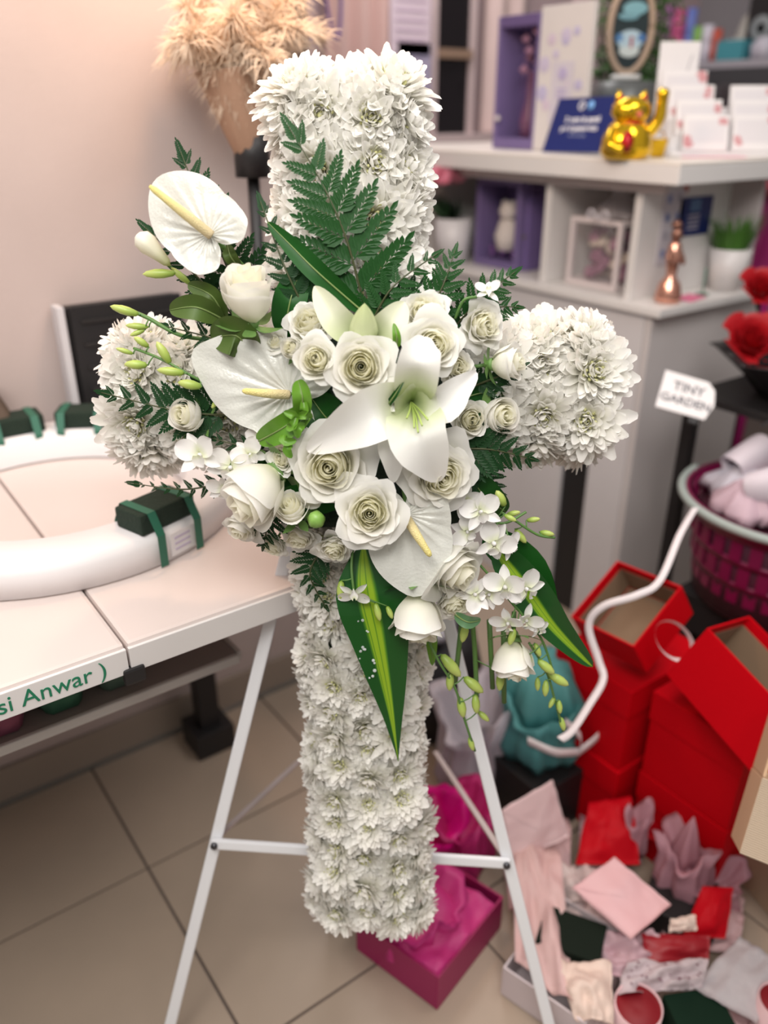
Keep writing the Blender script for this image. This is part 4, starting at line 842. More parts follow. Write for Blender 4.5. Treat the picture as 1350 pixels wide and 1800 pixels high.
# blush lined white box, cards, ribbons on the floor
F = atz(1030, 1800, 0.075); L = atz(884, 1700, 0.075); d = (L - F).normalized(); nr_ = V((d.y, -d.x, 0))
openbox('gift_box', 'open white box lined with blush fabric beside the easel leg', 'gift box', F, F + nr_ * 0.20, L, 0.073, mat('lilac_white_card', (0.66, 0.58, 0.60), 0.5), None)
BF = mat('blush_fabric', (0.72, 0.46, 0.46), 0.6, trans=0.15, col2=(0.74, 0.55, 0.52))
def zz(x, y, z): return atz(x, y, z)
sheet4('fabric_drape', 'blush satin fabric spilling from the white box along the easel leg', 'fabric', [zz(905, 1690, 0.085), zz(1010, 1770, 0.085), zz(985, 1500, 0.10), zz(900, 1470, 0.10)], BF, 0.02, nfold=0.055, seed=2.3, nu=22, nv=22)
sheet4('fabric_drape', 'cream blush folded fabric in the white box at the bottom frame edge', 'fabric', [zz(1010, 1790, 0.082), zz(1080, 1800, 0.082), zz(1075, 1690, 0.10), zz(975, 1690, 0.10)], mat('cream_blush', (0.74, 0.58, 0.50), 0.6), 0.02, nfold=0.04, seed=5.1, nu=18, nv=18)
def flatbox(label, pts, z, h, m, cat='box', name='flat_box', lidm=None):
    a, b, d = [atz(*q, z) for q in pts]; x = b - a; M = frame(a, x=x, y=d - a); w, l = x.length, (d - a).dot(M.col[1].xyz)
    if M.col[2].z < 0: M = frame(a, x=d - a, y=x); w, l = (d - a).length, x.dot(M.col[1].xyz)
    t = thing(name, label, cat, M); bx('body', m, t, (w, l, h * 0.55), c=(w / 2, l / 2, -h + h * 0.275)); bx('lid', lidm or m, t, (w + 0.003, l + 0.003, h * 0.45), c=(w / 2, l / 2, -h * 0.225)); return t
flatbox('closed dark green gift box lying beside the blush fabric', [(943, 1652), (1052, 1692), (972, 1594)], 0.10, 0.098, DKGREEN, 'gift box', 'gift_box', mat('black_green_lid', (0.010, 0.016, 0.011), 0.7, spec=0.08))
flatbox('dark green gift box at the bottom frame edge beneath the white lace sheet', [(1205, 1830), (1300, 1815), (1150, 1752)], 0.07, 0.068, DKGREEN, 'gift box', 'gift_box')
def envelope(label, pts, m, bulge=0.006, seed=1, nfold=0.01):
    t, P = sheet4('envelope', label, 'envelope', pts, m, bulge, 0.004, nfold, 'pink envelopes', seed=seed)
    n = 8
    g = MB(); g.grid(lambda u, v: P(u * (1 - v) + 0.5 * v, 0.98 - 0.55 * v, 0.0012), 8, 6); g.obj('flap', m, t)
    return t
PE = mat('pale_pink_envelope', (0.72, 0.50, 0.52), 0.6, col2=(0.74, 0.58, 0.58)); PE2 = mat('rose_envelope', (0.74, 0.48, 0.50), 0.6, col2=(0.70, 0.40, 0.42))
envelope('tall pale pink envelope leaning in front of the teal bundle', [zz(897, 1520, 0.09), zz(1000, 1470, 0.10), zz(972, 1372, 0.22), zz(884, 1425, 0.20)], PE, seed=3)
envelope('large rose pink envelope lying in the middle of the floor heap', [zz(1110, 1650, 0.12), zz(1180, 1590, 0.13), zz(1080, 1506, 0.16), zz(1006, 1560, 0.14)], PE2, seed=4)
sheet4('paper_scrap', 'white pink tissue scrap tucked under the tall pale pink envelope', 'paper', [zz(930, 1600, 0.05), zz(1030, 1590, 0.07), zz(1010, 1520, 0.10), zz(930, 1500, 0.07)], mat('white_pink_tissue', (0.72, 0.60, 0.58), 0.6, trans=0.2), 0.02, nfold=0.05, seed=7, nu=18, nv=18)
REDS = mat('red_satin_cloth', (0.55, 0.003, 0.012), 0.55, col2=(0.42, 0.002, 0.008), spec=0.12)
sheet4('red_card', 'bright red folded card standing between the two pink envelopes', 'card', [zz(1012, 1520, 0.08), zz(1125, 1520, 0.08), zz(1110, 1400, 0.16), zz(1035, 1410, 0.15)], REDS, 0.02, nfold=0.03, seed=9)
sheet4('red_card', 'crimson card with fold in front of the right red stack', 'card', [zz(1130, 1470, 0.07), zz(1250, 1520, 0.07), zz(1250, 1400, 0.18), zz(1140, 1365, 0.18)], REDS, 0.01, nfold=0.02, seed=11)
MV = mat('mauve_pink_tissue', (0.58, 0.30, 0.36), 0.6, trans=0.25)
p = zz(1110, 1515, 0.03); tissue('tissue_paper', 'narrow pink tissue spike standing against the red cards', 'tissue paper', (p.x, p.y, 0.06), 0.028, 0.11, MV, 4, 1.1, (0, 0), amp=0.12)
for k, (q, r, h, lab) in enumerate((((1190, 1570), 0.06, 0.13, 'tall mauve pink tissue bunch with a pointed top before the right red stack'), ((1245, 1590), 0.055, 0.07, 'low mauve pink tissue bunch beside the kraft box'))):
    p = zz(*q, 0.02); t = tissue('tissue_paper', lab, 'tissue paper', (p.x, p.y, 0.04), r, h, MV, 5, k * 2.0, amp=0.14)
    if k == 0: MB().lathe([(0.02, 0.05), (0.024, 0.10), (0.010, 0.16), (0.001, 0.19)], 20, fn=lambda a, rr, z: rr * (1 + 0.2 * math.sin(4 * a))).obj('point', MV, t)
p = zz(1215, 1610, 0.0); t = thing('black_carton', 'black carton showing between the pink tissue and the rose envelope', 'carton', T(p.x, p.y, 0.001) @ RZ(25)); bx('carton', BLACK, t, (0.17, 0.13, 0.05), c=(0, 0.02, 0.025)); bx('lid', BLACK, t, (0.174, 0.134, 0.02), c=(0, 0.02, 0.061))
sheet4('red_ribbon', 'wide red satin strip rising beside the kraft box', 'ribbon', [zz(1200, 1645, 0.07), zz(1275, 1650, 0.07), zz(1290, 1560, 0.13), zz(1235, 1558, 0.13)], REDS, 0.02, nfold=0.015, seed=14)
sheet4('red_ribbon', 'dark red curled strip in front of the rose envelope', 'ribbon', [zz(1135, 1700, 0.075), zz(1245, 1690, 0.075), zz(1250, 1645, 0.10), zz(1128, 1640, 0.10)], mat('wine_red', (0.30, 0.004, 0.012), 0.5), 0.012, nfold=0.015, seed=15)
sheet4('paper_scrap', 'small cream paper scrap between the red strips', 'paper', [zz(1175, 1640, 0.10), zz(1225, 1635, 0.10), zz(1222, 1608, 0.12), zz(1180, 1615, 0.12)], mat('cream_scrap', (0.78, 0.62, 0.54), 0.6), 0.012, nfold=0.02, seed=16)
LACE = mat('white_lace', (0.70, 0.60, 0.62), 0.7, trans=0.15, col2=(0.52, 0.42, 0.45), scale=90)
t, P = sheet4('lace_ribbon', 'wavy white lace ribbon in front of the dark red strip', 'ribbon', [zz(1085, 1750, 0.082), zz(1235, 1735, 0.082), zz(1245, 1685, 0.115), zz(1100, 1690, 0.10)], LACE, 0.01, nfold=0.06, seed=18, nu=26, nv=10)
for k in range(26):
    o = MB().lathe([(0.001, 0.0), (0.0022, 0), (0.001, 0.0006)], 8).obj('dot', mat('plum_dot', (0.22, 0.08, 0.12), 0.7), t, T(*P(0.05 + 0.9 * rnd.random(), 0.1 + 0.8 * rnd.random(), 0.0008)))
sheet4('paper_sheet', 'speckled grey white tissue sheet at the bottom right frame edge', 'paper', [zz(1215, 1735, 0.075), zz(1330, 1800, 0.075), zz(1370, 1690, 0.11), zz(1300, 1645, 0.11)], mat('speckled_tissue', (0.62, 0.58, 0.60), 0.6, trans=0.2, col2=(0.48, 0.45, 0.48), scale=60), 0.01, nfold=0.02, seed=20)
DOT = mat('dotted_pink_band', (0.74, 0.50, 0.52), 0.6); WINE = mat('wine_inside', (0.22, 0.002, 0.008), 0.6)
def dotted(label, p, r, ln, axis):
    t = roll('ribbon_roll', label, 'ribbon', p, r, ln, axis, DOT, WINE, 'dotted pink ribbon rolls')
    for k in range(22):
        a = k * 2.4; z = ln * (0.15 + 0.7 * ((k * 0.37) % 1))
        MB().lathe([(0.001, 0), (0.0026, 0), (0.001, 0.0006)], 8, T(r * math.cos(a), r * math.sin(a), z) @ RZ(math.degrees(a)) @ RY(90)).obj('dot', mat('plum_dot', (0.22, 0.08, 0.12)), t)
p = zz(1112, 1815, 0.0); dotted('dotted pink ribbon roll with wine red inside at the bottom frame edge', (p.x, p.y, 0.002), 0.040, 0.085, (-0.08, -0.05, 1))
p = zz(1345, 1835, 0.0); dotted('dotted pink ribbon roll with wine red inside in the bottom right corner', (p.x + 0.01, p.y, 0.002), 0.036, 0.105, (0, 0, 1))
p = zz(1300, 1420, 0.0)

MPK = [mat('filler_tissue_0', (0.74, 0.52, 0.52), 0.6, trans=0.2, col2=(0.70, 0.44, 0.46)), mat('filler_tissue_1', (0.72, 0.60, 0.58), 0.6, trans=0.2, col2=(0.66, 0.52, 0.52)), mat('filler_tissue_2', (0.66, 0.46, 0.50), 0.6, trans=0.2, col2=(0.60, 0.38, 0.44))]
for k, (q, z0, z1, lab) in enumerate(((((895, 1600), (1010, 1600), (1000, 1440), (880, 1440)), 0.03, 0.06, 'crumpled pale pink tissue under the tall envelope beside the easel leg'),
        (((985, 1640), (1090, 1640), (1080, 1530), (975, 1520)), 0.05, 0.07, 'crumpled white pink tissue beneath the rose envelope'),
        (((1060, 1720), (1170, 1720), (1160, 1640), (1060, 1640)), 0.07, 0.09, 'crumpled pink tissue between the rose envelope and the lace ribbon'),
        (((1160, 1660), (1300, 1680), (1310, 1580), (1180, 1560)), 0.03, 0.05, 'crumpled mauve tissue under the red satin strip'),
        (((1040, 1810), (1160, 1810), (1150, 1745), (1050, 1745)), 0.01, 0.03, 'crumpled blush tissue around the left dotted ribbon roll'),
        (((1015, 1530), (1130, 1520), (1120, 1430), (1020, 1430)), 0.02, 0.04, 'crumpled mauve tissue under the bright red card'),
        (((1235, 1800), (1370, 1830), (1380, 1740), (1250, 1740)), 0.01, 0.03, 'crumpled pale tissue under the right dotted ribbon roll'),
        (((1150, 1560), (1270, 1600), (1280, 1500), (1160, 1470)), 0.02, 0.05, 'crumpled rose tissue around the tall mauve bunch'))):
    sheet4('tissue_paper', lab, 'tissue paper', [atz(*q[0], z0), atz(*q[1], z0), atz(*q[2], z1), atz(*q[3], z1)], MPK[k % 3], 0.012, nfold=0.06, seed=30 + k * 3, nu=22, nv=22)
F = atz(771, 1720, 0.09); Rt = atz(885, 1576, 0.09); d = (Rt - F).normalized(); nrm = V((-d.y, d.x, 0)); F = F + d * 0.006 + nrm * 0.006; ll = (Rt - F).length - 0.02
sheet4('tissue_paper', 'crumpled hot pink tissue sheet filling the open magenta box to its rim', 'tissue paper', [q + V((0, 0, -0.008)) for q in (F, F + d * ll, F + d * ll + nrm * 0.178, F + nrm * 0.178)], HP, 0.03, nfold=0.035, seed=77, nu=24, nv=24)
# ------------------------------------------------------------------ the cross plane: leaning back on the easel
_top, _bot = at(607, 90, 0.905), at(650, 1680, 1.20)
EY = (_top - _bot).normalized()
EX = (CR_ - EY * CR_.dot(EY)).normalized()
EN = EX.cross(EY)                      # out of the front of the cross, towards the room
def on_cross(x, y, off=0.0):
    o = _bot + EN * off; r = ray(x, y); return CAM + r * ((o - CAM).dot(EN) / r.dot(EN))
def L2(p): q = p - _bot; return q.dot(EX), q.dot(EY)
def W2(x, y, o=0.0): return _bot + EX * x + EY * y + EN * o

# easel
EW = mat('white_painted_steel', (0.82, 0.83, 0.86), 0.35, col2=(0.78, 0.79, 0.82)); EP = mat('pinkish_steel', (0.62, 0.55, 0.54), 0.4)  # braces take a darker, pinkish tone than the legs
OFF = -0.125
def onE(x, y): return on_cross(x, y, OFF)
l0, l1 = onE(505, 970), onE(302, 1790); r0, r1 = onE(818, 1215), onE(965, 1800)
def extend(p, q):
    d = (q - p).normalized(); return q + d * (q.z / -d.z), p - d * ((1.36 - p.z) / -d.z if False else (p.z - 1.36) / d.z * -1)
def leg_line(p, q, top):
    d = (q - p).normalized(); foot = p + d * ((0.003 - p.z) / d.z); head = p + d * ((top - p.z) / d.z); return head, foot
hl, fl_ = leg_line(l0, l1, 1.33); hr, fr_ = leg_line(r0, r1, 1.33)
es = thing('easel', 'white metal tripod easel holding the flower cross', 'easel', V(((fl_.x + fr_.x) / 2, (fl_.y + fr_.y) / 2, 0)))
eo = es.location.copy()
def bar(name, p, q, r, m=EW, flat=0.5):
    p, q = V(p) - eo, V(q) - eo; d = (q - p); M = frame((p + q) / 2, z=d, x=EX)
    return MB().box(2 * r, 2 * r * flat, d.length, bev=r * 0.35).obj(name, m, es, M, smooth=False)
bar('leg', hl, fl_, 0.0095); bar('leg', hr, fr_, 0.0095)
back = (hl + hr) / 2; rear_foot = V((back.x, back.y, 0.003)) - V((EN.x, EN.y, 0)).normalized() * 0.42
rear_foot = V(((fl_.x + fr_.x) / 2, (fl_.y + fr_.y) / 2, 0.003)) - V((EN.x, EN.y, 0)).normalized() * 0.62
bar('rear_leg', back - EN * 0.012, rear_foot, 0.009)
c0, c1 = onE(380, 1475) + EN * 0.011, onE(888, 1509) + EN * 0.011
bar('crossbar', c0 - (c1 - c0).normalized() * 0.006, c1 + (c1 - c0).normalized() * 0.006, 0.0085)
mid = back - EN * 0.012 + (rear_foot - back) * 0.63
for cpt, px_ in ((c0, (525, 1338)), (c1, (765, 1322))):
    # braces run from the crossbar ends back to the rear leg
    o_ = onE(*px_) ; v_ = ray(*px_)
    k = (mid - CAM).dot(EN) / v_.dot(EN); far = CAM + v_ * k
    bar('brace', cpt - EN * 0.014, far, 0.005, EP); 
for cpt in (c0, c1):
    b_ = MB().cyl((0, 0, 0), (0, 0, 0.004), 0.0055, n=12).obj('bolt', mat('dark_bolt', (0.10, 0.10, 0.11), 0.4, 0.8), es, frame(cpt - eo + EN * 0.0045, z=EN, x=EX))
hp = L2(on_cross(640, 1640, -0.09))
bar('lower_rest', W2(hp[0] - 0.05, 0.10, -0.122), W2(hp[0] + 0.05, 0.10, -0.122), 0.006)
for p_ in (fl_, fr_, rear_foot): MB().cyl((0, 0, 0), (0, 0, 0.02), 0.013, n=14).obj('rubber_foot', BLACK, es, T(p_.x - eo.x, p_.y - eo.y, 0.0))

# ------------------------------------------------------------------ chrysanthemum cross
cr = thing('chrysanthemum_cross', 'tall white cross densely covered in chrysanthemum blooms on the easel', 'flower cross', frame(_bot, x=EX, y=EY))
tx = L2(on_cross(607, 300))[0]; bxm = 0.0
TOP = L2(_top)[1]
lx, ly = L2(on_cross(148, 710)); rx_, ry = L2(on_cross(1118, 705))
def axis_x(y): return tx * min(1, y / TOP) * 0.6 + (L2(on_cross(645, 1600))[0]) * (1 - min(1, y / TOP))
ACY = (ly + ry) / 2
CORE = mat('green_foam_core', (0.03, 0.07, 0.03), 0.9)
x_up = L2(on_cross(608, 300))[0]; x_dn = L2(on_cross(646, 1500))[0]
core = MB()
M_ = Matrix.Identity(4)
ang = math.atan2(x_up - x_dn, L2(on_cross(608, 300))[1] - L2(on_cross(646, 1500))[1])
core.box(0.115, TOP - 0.07, 0.045, c=(x_dn + (x_up - x_dn) * 0.45, TOP / 2, -0.085), bev=0.01)
core.obj('foam_core', CORE, cr)
MB().box(rx_ - lx - 0.09, 0.115, 0.044, c=((lx + rx_) / 2, ACY, -0.085), bev=0.01).obj('foam_core', CORE, cr)

MUM = mat('chrysanthemum_white', (0.9, 0.9, 0.85), 0.5, trans=0.42, grad=[(0.0, (0.74, 0.75, 0.50)), (0.3, (0.86, 0.85, 0.75)), (0.7, (0.93, 0.92, 0.87)), (1.0, (0.95, 0.94, 0.91))])
MUMC = mat('chrysanthemum_centre', (0.84, 0.82, 0.48), 0.6, trans=0.3, col2=(0.66, 0.68, 0.28), scale=400)
def bloom_mesh(seed, rad, npet, pw, centre=True):
    r_ = random.Random(seed); g = MB()
    for i in range(npet):
        f_ = (i + 0.5) / npet; az = i * 2.39996 + r_.uniform(-0.25, 0.25)
        th = R(8 + 94 * f_ ** 0.72) + r_.uniform(-0.16, 0.16)        # angle from the bloom axis
        ln = rad * (0.42 + 0.58 * f_ ** 0.6) * r_.uniform(0.85, 1.12); w = pw * (0.55 + 0.45 * f_) * r_.uniform(0.85, 1.15)
        curl = R(-30 + 14 * f_ + r_.uniform(-30, 30)); cup = 0.42 * r_.uniform(0.6, 1.4)
        tw = r_.uniform(-0.5, 0.5)
        P = V((0, 0, 0.004)) + V((math.cos(az), math.sin(az), 0)) * rad * 0.10 * f_
        ca, sa = math.cos(az), math.sin(az); pos = V((0, 0)); pts = []; n = 5
        for k in range(n + 1):
            s_ = k / n; a = th + curl * s_ * s_
            pts.append((pos.x, pos.y, a)); pos = pos + V((math.sin(a), math.cos(a))) * (ln / n)
        vs, uv = [], []
        for k, (ro, zo, a) in enumerate(pts):
            s_ = k / n; hw = w * 0.5 * (0.45 + 0.75 * math.sin(PI * min(1, s_ * 0.62 + 0.10))) * (1.0 if k < n else 0.50) * (1 if k else 0.8)
            for j in (-1, 0, 1):
                lift = cup * hw * (abs(j)) ; off = j * hw
                nr, nz = -math.cos(a), math.sin(a)          # inner side of the petal
                rr = ro + nr * lift + tw * off * s_ * 0.4 * nr; z = zo + nz * lift + tw * off * s_ * 0.4 * nz
                if k == n and j == 0: rr += math.sin(a) * w * 0.12; z += math.cos(a) * w * 0.12
                vs.append(V((rr * ca - off * sa, rr * sa + off * ca, z)) + P); uv.append((0.5 + j / 2, s_))
        fs = [(3 * k + j, 3 * k + j + 1, 3 * k + j + 4, 3 * k + j + 3) for k in range(n) for j in range(2)]
        g.add(vs, fs, None, uv)
    c = MB(); 
    for i in range(26):
        rr = rad * 0.15 * math.sqrt(i / 26); a = i * 2.4; b_ = V((rr * math.cos(a), rr * math.sin(a), 0.004)); d = (V((math.cos(a) * 0.5 * i / 26, math.sin(a) * 0.5 * i / 26, 1))).normalized()
        c.cyl(b_, b_ + d * rad * (0.36 + 0.08 * r_.random()), rad * 0.022, rad * 0.035, 5)
    return g.mesh('petals', MUM), c.mesh('bloom_centre', MUMC)
BIG = [bloom_mesh(s, 0.054, 150, 0.0145) for s in (1, 2, 3, 4)]
SML = [bloom_mesh(s, 0.038, 130, 0.0105) for s in (11, 12, 13, 14)]
CAL = MB().lathe([(0.001, -0.006), (0.007, -0.003), (0.009, 0.003), (0.001, 0.004)], 10).mesh('calyx', mat('calyx_green', (0.10, 0.20, 0.05), 0.6))
nbl = 0
def bloom(x, y, o, tx_=0, ty_=0, small=False, sc=1.0):
    """tx_, ty_ tilt the bloom's face towards +x / +y of the cross, degrees"""
    global nbl; nbl += 1
    pm, cm = rnd.choice(SML if small else BIG); s_ = sc * rnd.uniform(0.92, 1.1)
    M = T(x, y, o) @ RY(tx_) @ RX(-ty_) @ RZ(rnd.uniform(0, 360)) @ S(s_)
    b_ = link('bloom', CAL, cr, M); link('petals', pm, b_, kind='stuff'); link('bloom_centre', cm, b_)
HW = 0.052
def bar_blooms(cx_fn, y0, y1, step, small, vertical=True):
    k = 0; y = y0; step = (y1 - y0) / round((y1 - y0) / step)
    while y <= y1 + 1e-6:
        c = cx_fn(y); j = lambda a=0.006: rnd.uniform(-a, a); st = step / 2 * (k % 2)
        rows = ((-0.029, -10, -0.040), (0.029, 10, -0.040), (-0.058, -58, -0.062), (0.058, 58, -0.062))
        if small: rows = ((0.0, 0, -0.036), (-0.042, -20, -0.040), (0.042, 20, -0.040), (-0.064, -62, -0.060), (0.064, 62, -0.060))
        for q, tl, o in rows:
            yy = y + (0.5 * step if abs(tl) < 8 and small else 0) + j()
            a, b_ = c + q + j(), yy
            if vertical: bloom(a, b_ + (j(0.010) if small else 0), o + j(0.006), tl + j(16 if small else 10), j(24 if small else 16), small)
            else: bloom(b_, a, o + j(0.006), j(16), tl + j(10), small)
        y += step; k += 1
yt = lambda y: x_dn + (x_up - x_dn) * (y - L2(on_cross(646, 1500))[1]) / (L2(on_cross(608, 300))[1] - L2(on_cross(646, 1500))[1])
bar_blooms(yt, ACY + 0.06, TOP - 0.06, 0.054, False)
bar_blooms(yt, 0.040, ACY - 0.06, 0.042, True)
bar_blooms(lambda x: ACY + 0.004, lx + 0.056, lx + 0.27, 0.052, False, False)
bar_blooms(lambda x: ACY + 0.004, rx_ - 0.27, rx_ - 0.056, 0.052, False, False)
for q in (-0.052, 0.0, 0.052):
    bloom(yt(TOP) + q, TOP - 0.030, -0.062, q * 500, 48); bloom(yt(TOP) + q * 0.8, TOP - 0.055, -0.085, q * 500, 75)
    bloom(yt(0) + q * 0.9, 0.030, -0.062, q * 500, -66, True)
    bloom(lx + 0.044, ACY + q, -0.064, -66, q * 500); bloom(rx_ - 0.044, ACY + q, -0.064, 66, q * 500)
# ------------------------------------------------------------------ bouquet: helpers
def face(x, y, off, aim=(0, 0), spin=0, s=1.0):
    p = on_cross(x, y, off); z = EN + EX * aim[0] + EY * aim[1]
    M = frame(p, z=z, x=EX if abs(aim[0]) < 3 else EY)
    return M @ RZ(spin) @ S(s)
def pxm(x, y, off=0.05): return (on_cross(x, y, off) - CAM).dot(CF_) / FPX      # metres per pixel there
LILYP = lambda t: math.sin(PI * min(1, t ** 0.85 * 0.93 + 0.06)) ** 0.8
LANCE = lambda t: min(1, 1.9 * (t * (1 - t)) ** 0.62 * (1.35 - 0.7 * t))
OVAL = lambda t: math.sin(PI * (0.04 + 0.96 * t)) ** 0.65
STRAP_ = lambda t: smooth01(t / 0.35 + 0.25) * (1 - smooth01((t - 0.30) / 0.72)) ** 0.85
def blade(name, m, parent, pts, width, prof, cup=0.2, normal=None, nu=8, nv=14, tip_curl=0, ripple=0.0, fold=0.0, seed=0):
    """petal or leaf along world points; width in metres; cup raises the edges towards the normal"""
    o = parent.location; c = bez(pts, 6); nrm = (normal or EN).normalized()
    def fn(u, v):
        f_ = v * (len(c) - 1); i = min(int(f_), len(c) - 2); p = c[i].lerp(c[i + 1], f_ - i)
        d = (c[i + 1] - c[i]).normalized(); s_ = d.cross(nrm).normalized(); n_ = s_.cross(d).normalized()
        q = 2 * u - 1; w = width / 2 * max(0.012, prof(v))
        return p + s_ * (q * w) + n_ * (cup * w * q * q + fold * w * abs(q) + ripple * w * math.sin(9 * v * 2 + seed + 3 * q) * q * q) - o
    return MB().grid(fn, nu, nv).obj(name, m, parent)

IV = [(0.0, (0.55, 0.60, 0.22)), (0.35, (0.80, 0.76, 0.55)), (1.0, (0.86, 0.83, 0.76))]
ROSE_IN = mat('rose_inner_cream', (0.85, 0.8, 0.6), 0.5, trans=0.58, grad=[(0.0, (0.95, 0.93, 0.66)), (0.45, (0.95, 0.93, 0.76)), (1.0, (0.95, 0.94, 0.84))])
ROSE_OUT = mat('rose_outer_ivory', (0.88, 0.86, 0.8), 0.5, trans=0.42, grad=[(0.0, (0.82, 0.84, 0.58)), (0.30, (0.91, 0.90, 0.79)), (1.0, (0.93, 0.92, 0.89))])
SEPAL = mat('sepal_green', (0.10, 0.22, 0.05), 0.55, col2=(0.16, 0.28, 0.08))
STEMG = mat('stem_green', (0.07, 0.17, 0.04), 0.5, col2=(0.12, 0.24, 0.06))
def rose_petals(seed, n, opn, ruf, zs, roll=1.0, r0=0.26):
    r_ = random.Random(seed); out = []
    for i in range(n):
        t = i / (n - 1); a0 = i * 2.39996 + r_.uniform(-0.2, 0.2)
        rm = r0 + (0.73 - r0) * t ** 0.95 * (0.45 + 0.55 * opn); fl = (0.42 * t ** 2.2) * opn * roll * r_.uniform(0.7, 1.3)
        hh = (1.0 - 0.10 * t - 0.42 * t * t * opn) * r_.uniform(0.95, 1.05); W = min(2.3, 0.55 / rm + 0.30); rr0 = r_.uniform(0, 6)
        def fn(u, v, t=t, a0=a0, rm=rm, fl=fl, hh=hh, W=W, rr0=rr0):
            q = 2 * u - 1; ve = v * (1 - 0.20 * abs(q) ** 2.4) + 0.07 * math.exp(-(q * 4) ** 2) * v * t
            wv = 0.45 + 0.55 * math.sin(PI * min(1, 0.12 + v * 0.62))
            r = rm * (0.22 + 0.78 * math.sin(min(1, ve / 0.62) * PI / 2)) + fl * max(0, (ve - 0.5) / 0.5) ** 1.7
            if t < 0.5: r *= 1 - 0.28 * (1 - t / 0.5) * smooth01((ve - 0.4) / 0.6)
            r += 0.045 * q * (0.4 + t)                       # one side tucked under the next petal
            r += ruf * math.sin(q * 5.5 + rr0) * v ** 3 * (0.4 + t) + 0.02 * math.sin(q * 3 + rr0) * v
            z = zs * (-0.55 + hh * ve) - 0.30 * fl * max(0, (ve - 0.72) / 0.28) ** 2 + ruf * 0.6 * math.cos(q * 6.5 + rr0) * v ** 3 * (0.4 + t)
            b = a0 + q * W * wv
            return (r * math.cos(b), r * math.sin(b), z)
        out.append(MB().grid(fn, 10, 8).mesh('petal', ROSE_IN if t < 0.45 else ROSE_OUT))
    return out
RK_ = {'garden': (rose_petals(3, 22, 1.0, 0.040, 0.95), 0.95), 'garden2': (rose_petals(8, 26, 1.0, 0.055, 0.9, 1.2), 0.9), 'spray': (rose_petals(5, 17, 0.8, 0.04, 1.0), 1.0),
       'ruffle': (rose_petals(9, 26, 0.95, 0.085, 0.95), 0.95), 'bud': (rose_petals(12, 13, 0.32, 0.012, 1.15, 1.6, 0.20), 1.15), 'goblet': (rose_petals(14, 15, 0.45, 0.03, 1.05, 2.0, 0.20), 1.05),
       'ball': (rose_petals(17, 16, 0.30, 0.012, 0.95, 0.3, 0.20), 0.95)}
SEP = MB().grid(lambda u, v: ((2 * u - 1) * 0.16 * math.sin(PI * (0.15 + 0.85 * v)), 0.16 + 0.62 * v, 0.30 * v * v - 0.04), 4, 5).mesh('sepal', SEPAL)
CUPM = MB().lathe([(0.001, -0.32), (0.10, -0.26), (0.20, -0.06), (0.24, 0.06), (0.001, 0.06)], 14).mesh('calyx_cup', SEPAL)
def heart_fn(u, v):
    a = u * 3.4 * 2 * PI; r = (0.015 + 0.275 * u ** 0.8) * (0.72 + 0.28 * math.sin(min(1, v * 1.3) * PI)) * (1 + 0.16 * max(0, v - 0.8) * 5 * u)
    return (r * math.cos(a), r * math.sin(a), -0.45 + (0.83 + 0.07 * math.sin(a * 0.62) - 0.10 * u) * v)
HEART = MB().grid(heart_fn, 90, 6).mesh('heart', ROSE_IN)
def rose(kind, x, y, rpx, off, label, aim=(0, 0), spin=0, name='rose', group='white roses of the bouquet', sq=1.0):
    s = rpx * pxm(x, y, off) * (1.9 if kind in ('bud', 'goblet', 'ball') else 1.0); M = face(x, y, off, aim, spin, s)
    if sq != 1.0: M = M @ S(sq, 1, 1)
    t = thing(name, label, 'rose', M, group); ms, zs = RK_[kind]
    for me in ms: link('petal', me, t)
    link('heart', HEART, t, S(0.72 if kind in ('bud', 'goblet', 'ball') else 1, 0.72 if kind in ('bud', 'goblet', 'ball') else 1, zs))
    cup = link('calyx', CUPM, t, T(0, 0, -0.55 * zs))
    for k in range(5): link('sepal', SEP, cup, RZ(72 * k) @ RX(-18 if kind in ('bud', 'goblet', 'ball') else -5))
    MB().tube([(0, 0, -0.55 * zs - 0.30), (0.02, 0, -0.55 * zs - 0.8)], 0.07, 7).obj('stem', STEMG, t)
    return t
# ------------------------------------------------------------------ roses
rose('garden', 635, 645, 64, 0.112, 'large open cream rose in the middle directly below the green lily bud', (0.0, 0.10), 20)
rose('garden', 580, 820, 76, 0.095, 'largest open white rose low left of the centre', (-0.10, 0.05), 140)
rose('garden2', 650, 902, 62, 0.112, 'large open rose tucked above the lowest anthurium', (0.0, 0.15), 60)
rose('garden2', 776, 838, 66, 0.085, 'large ruffled white rose right of the lily lower petal', (0.25, -0.15), 0)
rose('garden', 762, 607, 58, 0.090, 'open cream rose at the upper right of the bouquet above the lily', (0.25, 0.15), 200)
rose('spray', 556, 632, 50, 0.105, 'tall oval spray rose left of the central cream rose', (-0.10, 0.20), 40, sq=0.9)
rose('ruffle', 543, 566, 46, 0.060, 'ruffled spray rose above the tall oval one', (-0.2, 0.7), 90)
rose('ruffle', 748, 550, 50, 0.055, 'ruffled spray rose at the top right under the fern', (0.05, 0.5), 10)
rose('ruffle', 803, 645, 36, 0.060, 'small ruffled rose right of the upper right cream rose', (0.4, 0.0), 70)
rose('ruffle', 851, 572, 46, 0.050, 'ruffled rose at the far upper right beside the right arm', (0.5, 0.1), 30)
rose('spray', 828, 738, 40, 0.055, 'round spray rose at the right between lily and right arm', (0.2, 0.1), 110)
rose('ball', 880, 730, 32, 0.045, 'small half-open rose touching the chrysanthemums of the right arm', (0.5, 0.1), 10)
rose('bud', 895, 637, 27, 0.050, 'rose bud with green sepals lying on the right arm', (2.2, 0.3), 0)
rose('bud', 434, 512, 47, 0.070, 'upright half-open rose seen from the side below the upper anthurium', (0.05, 2.6), 35, sq=0.84)
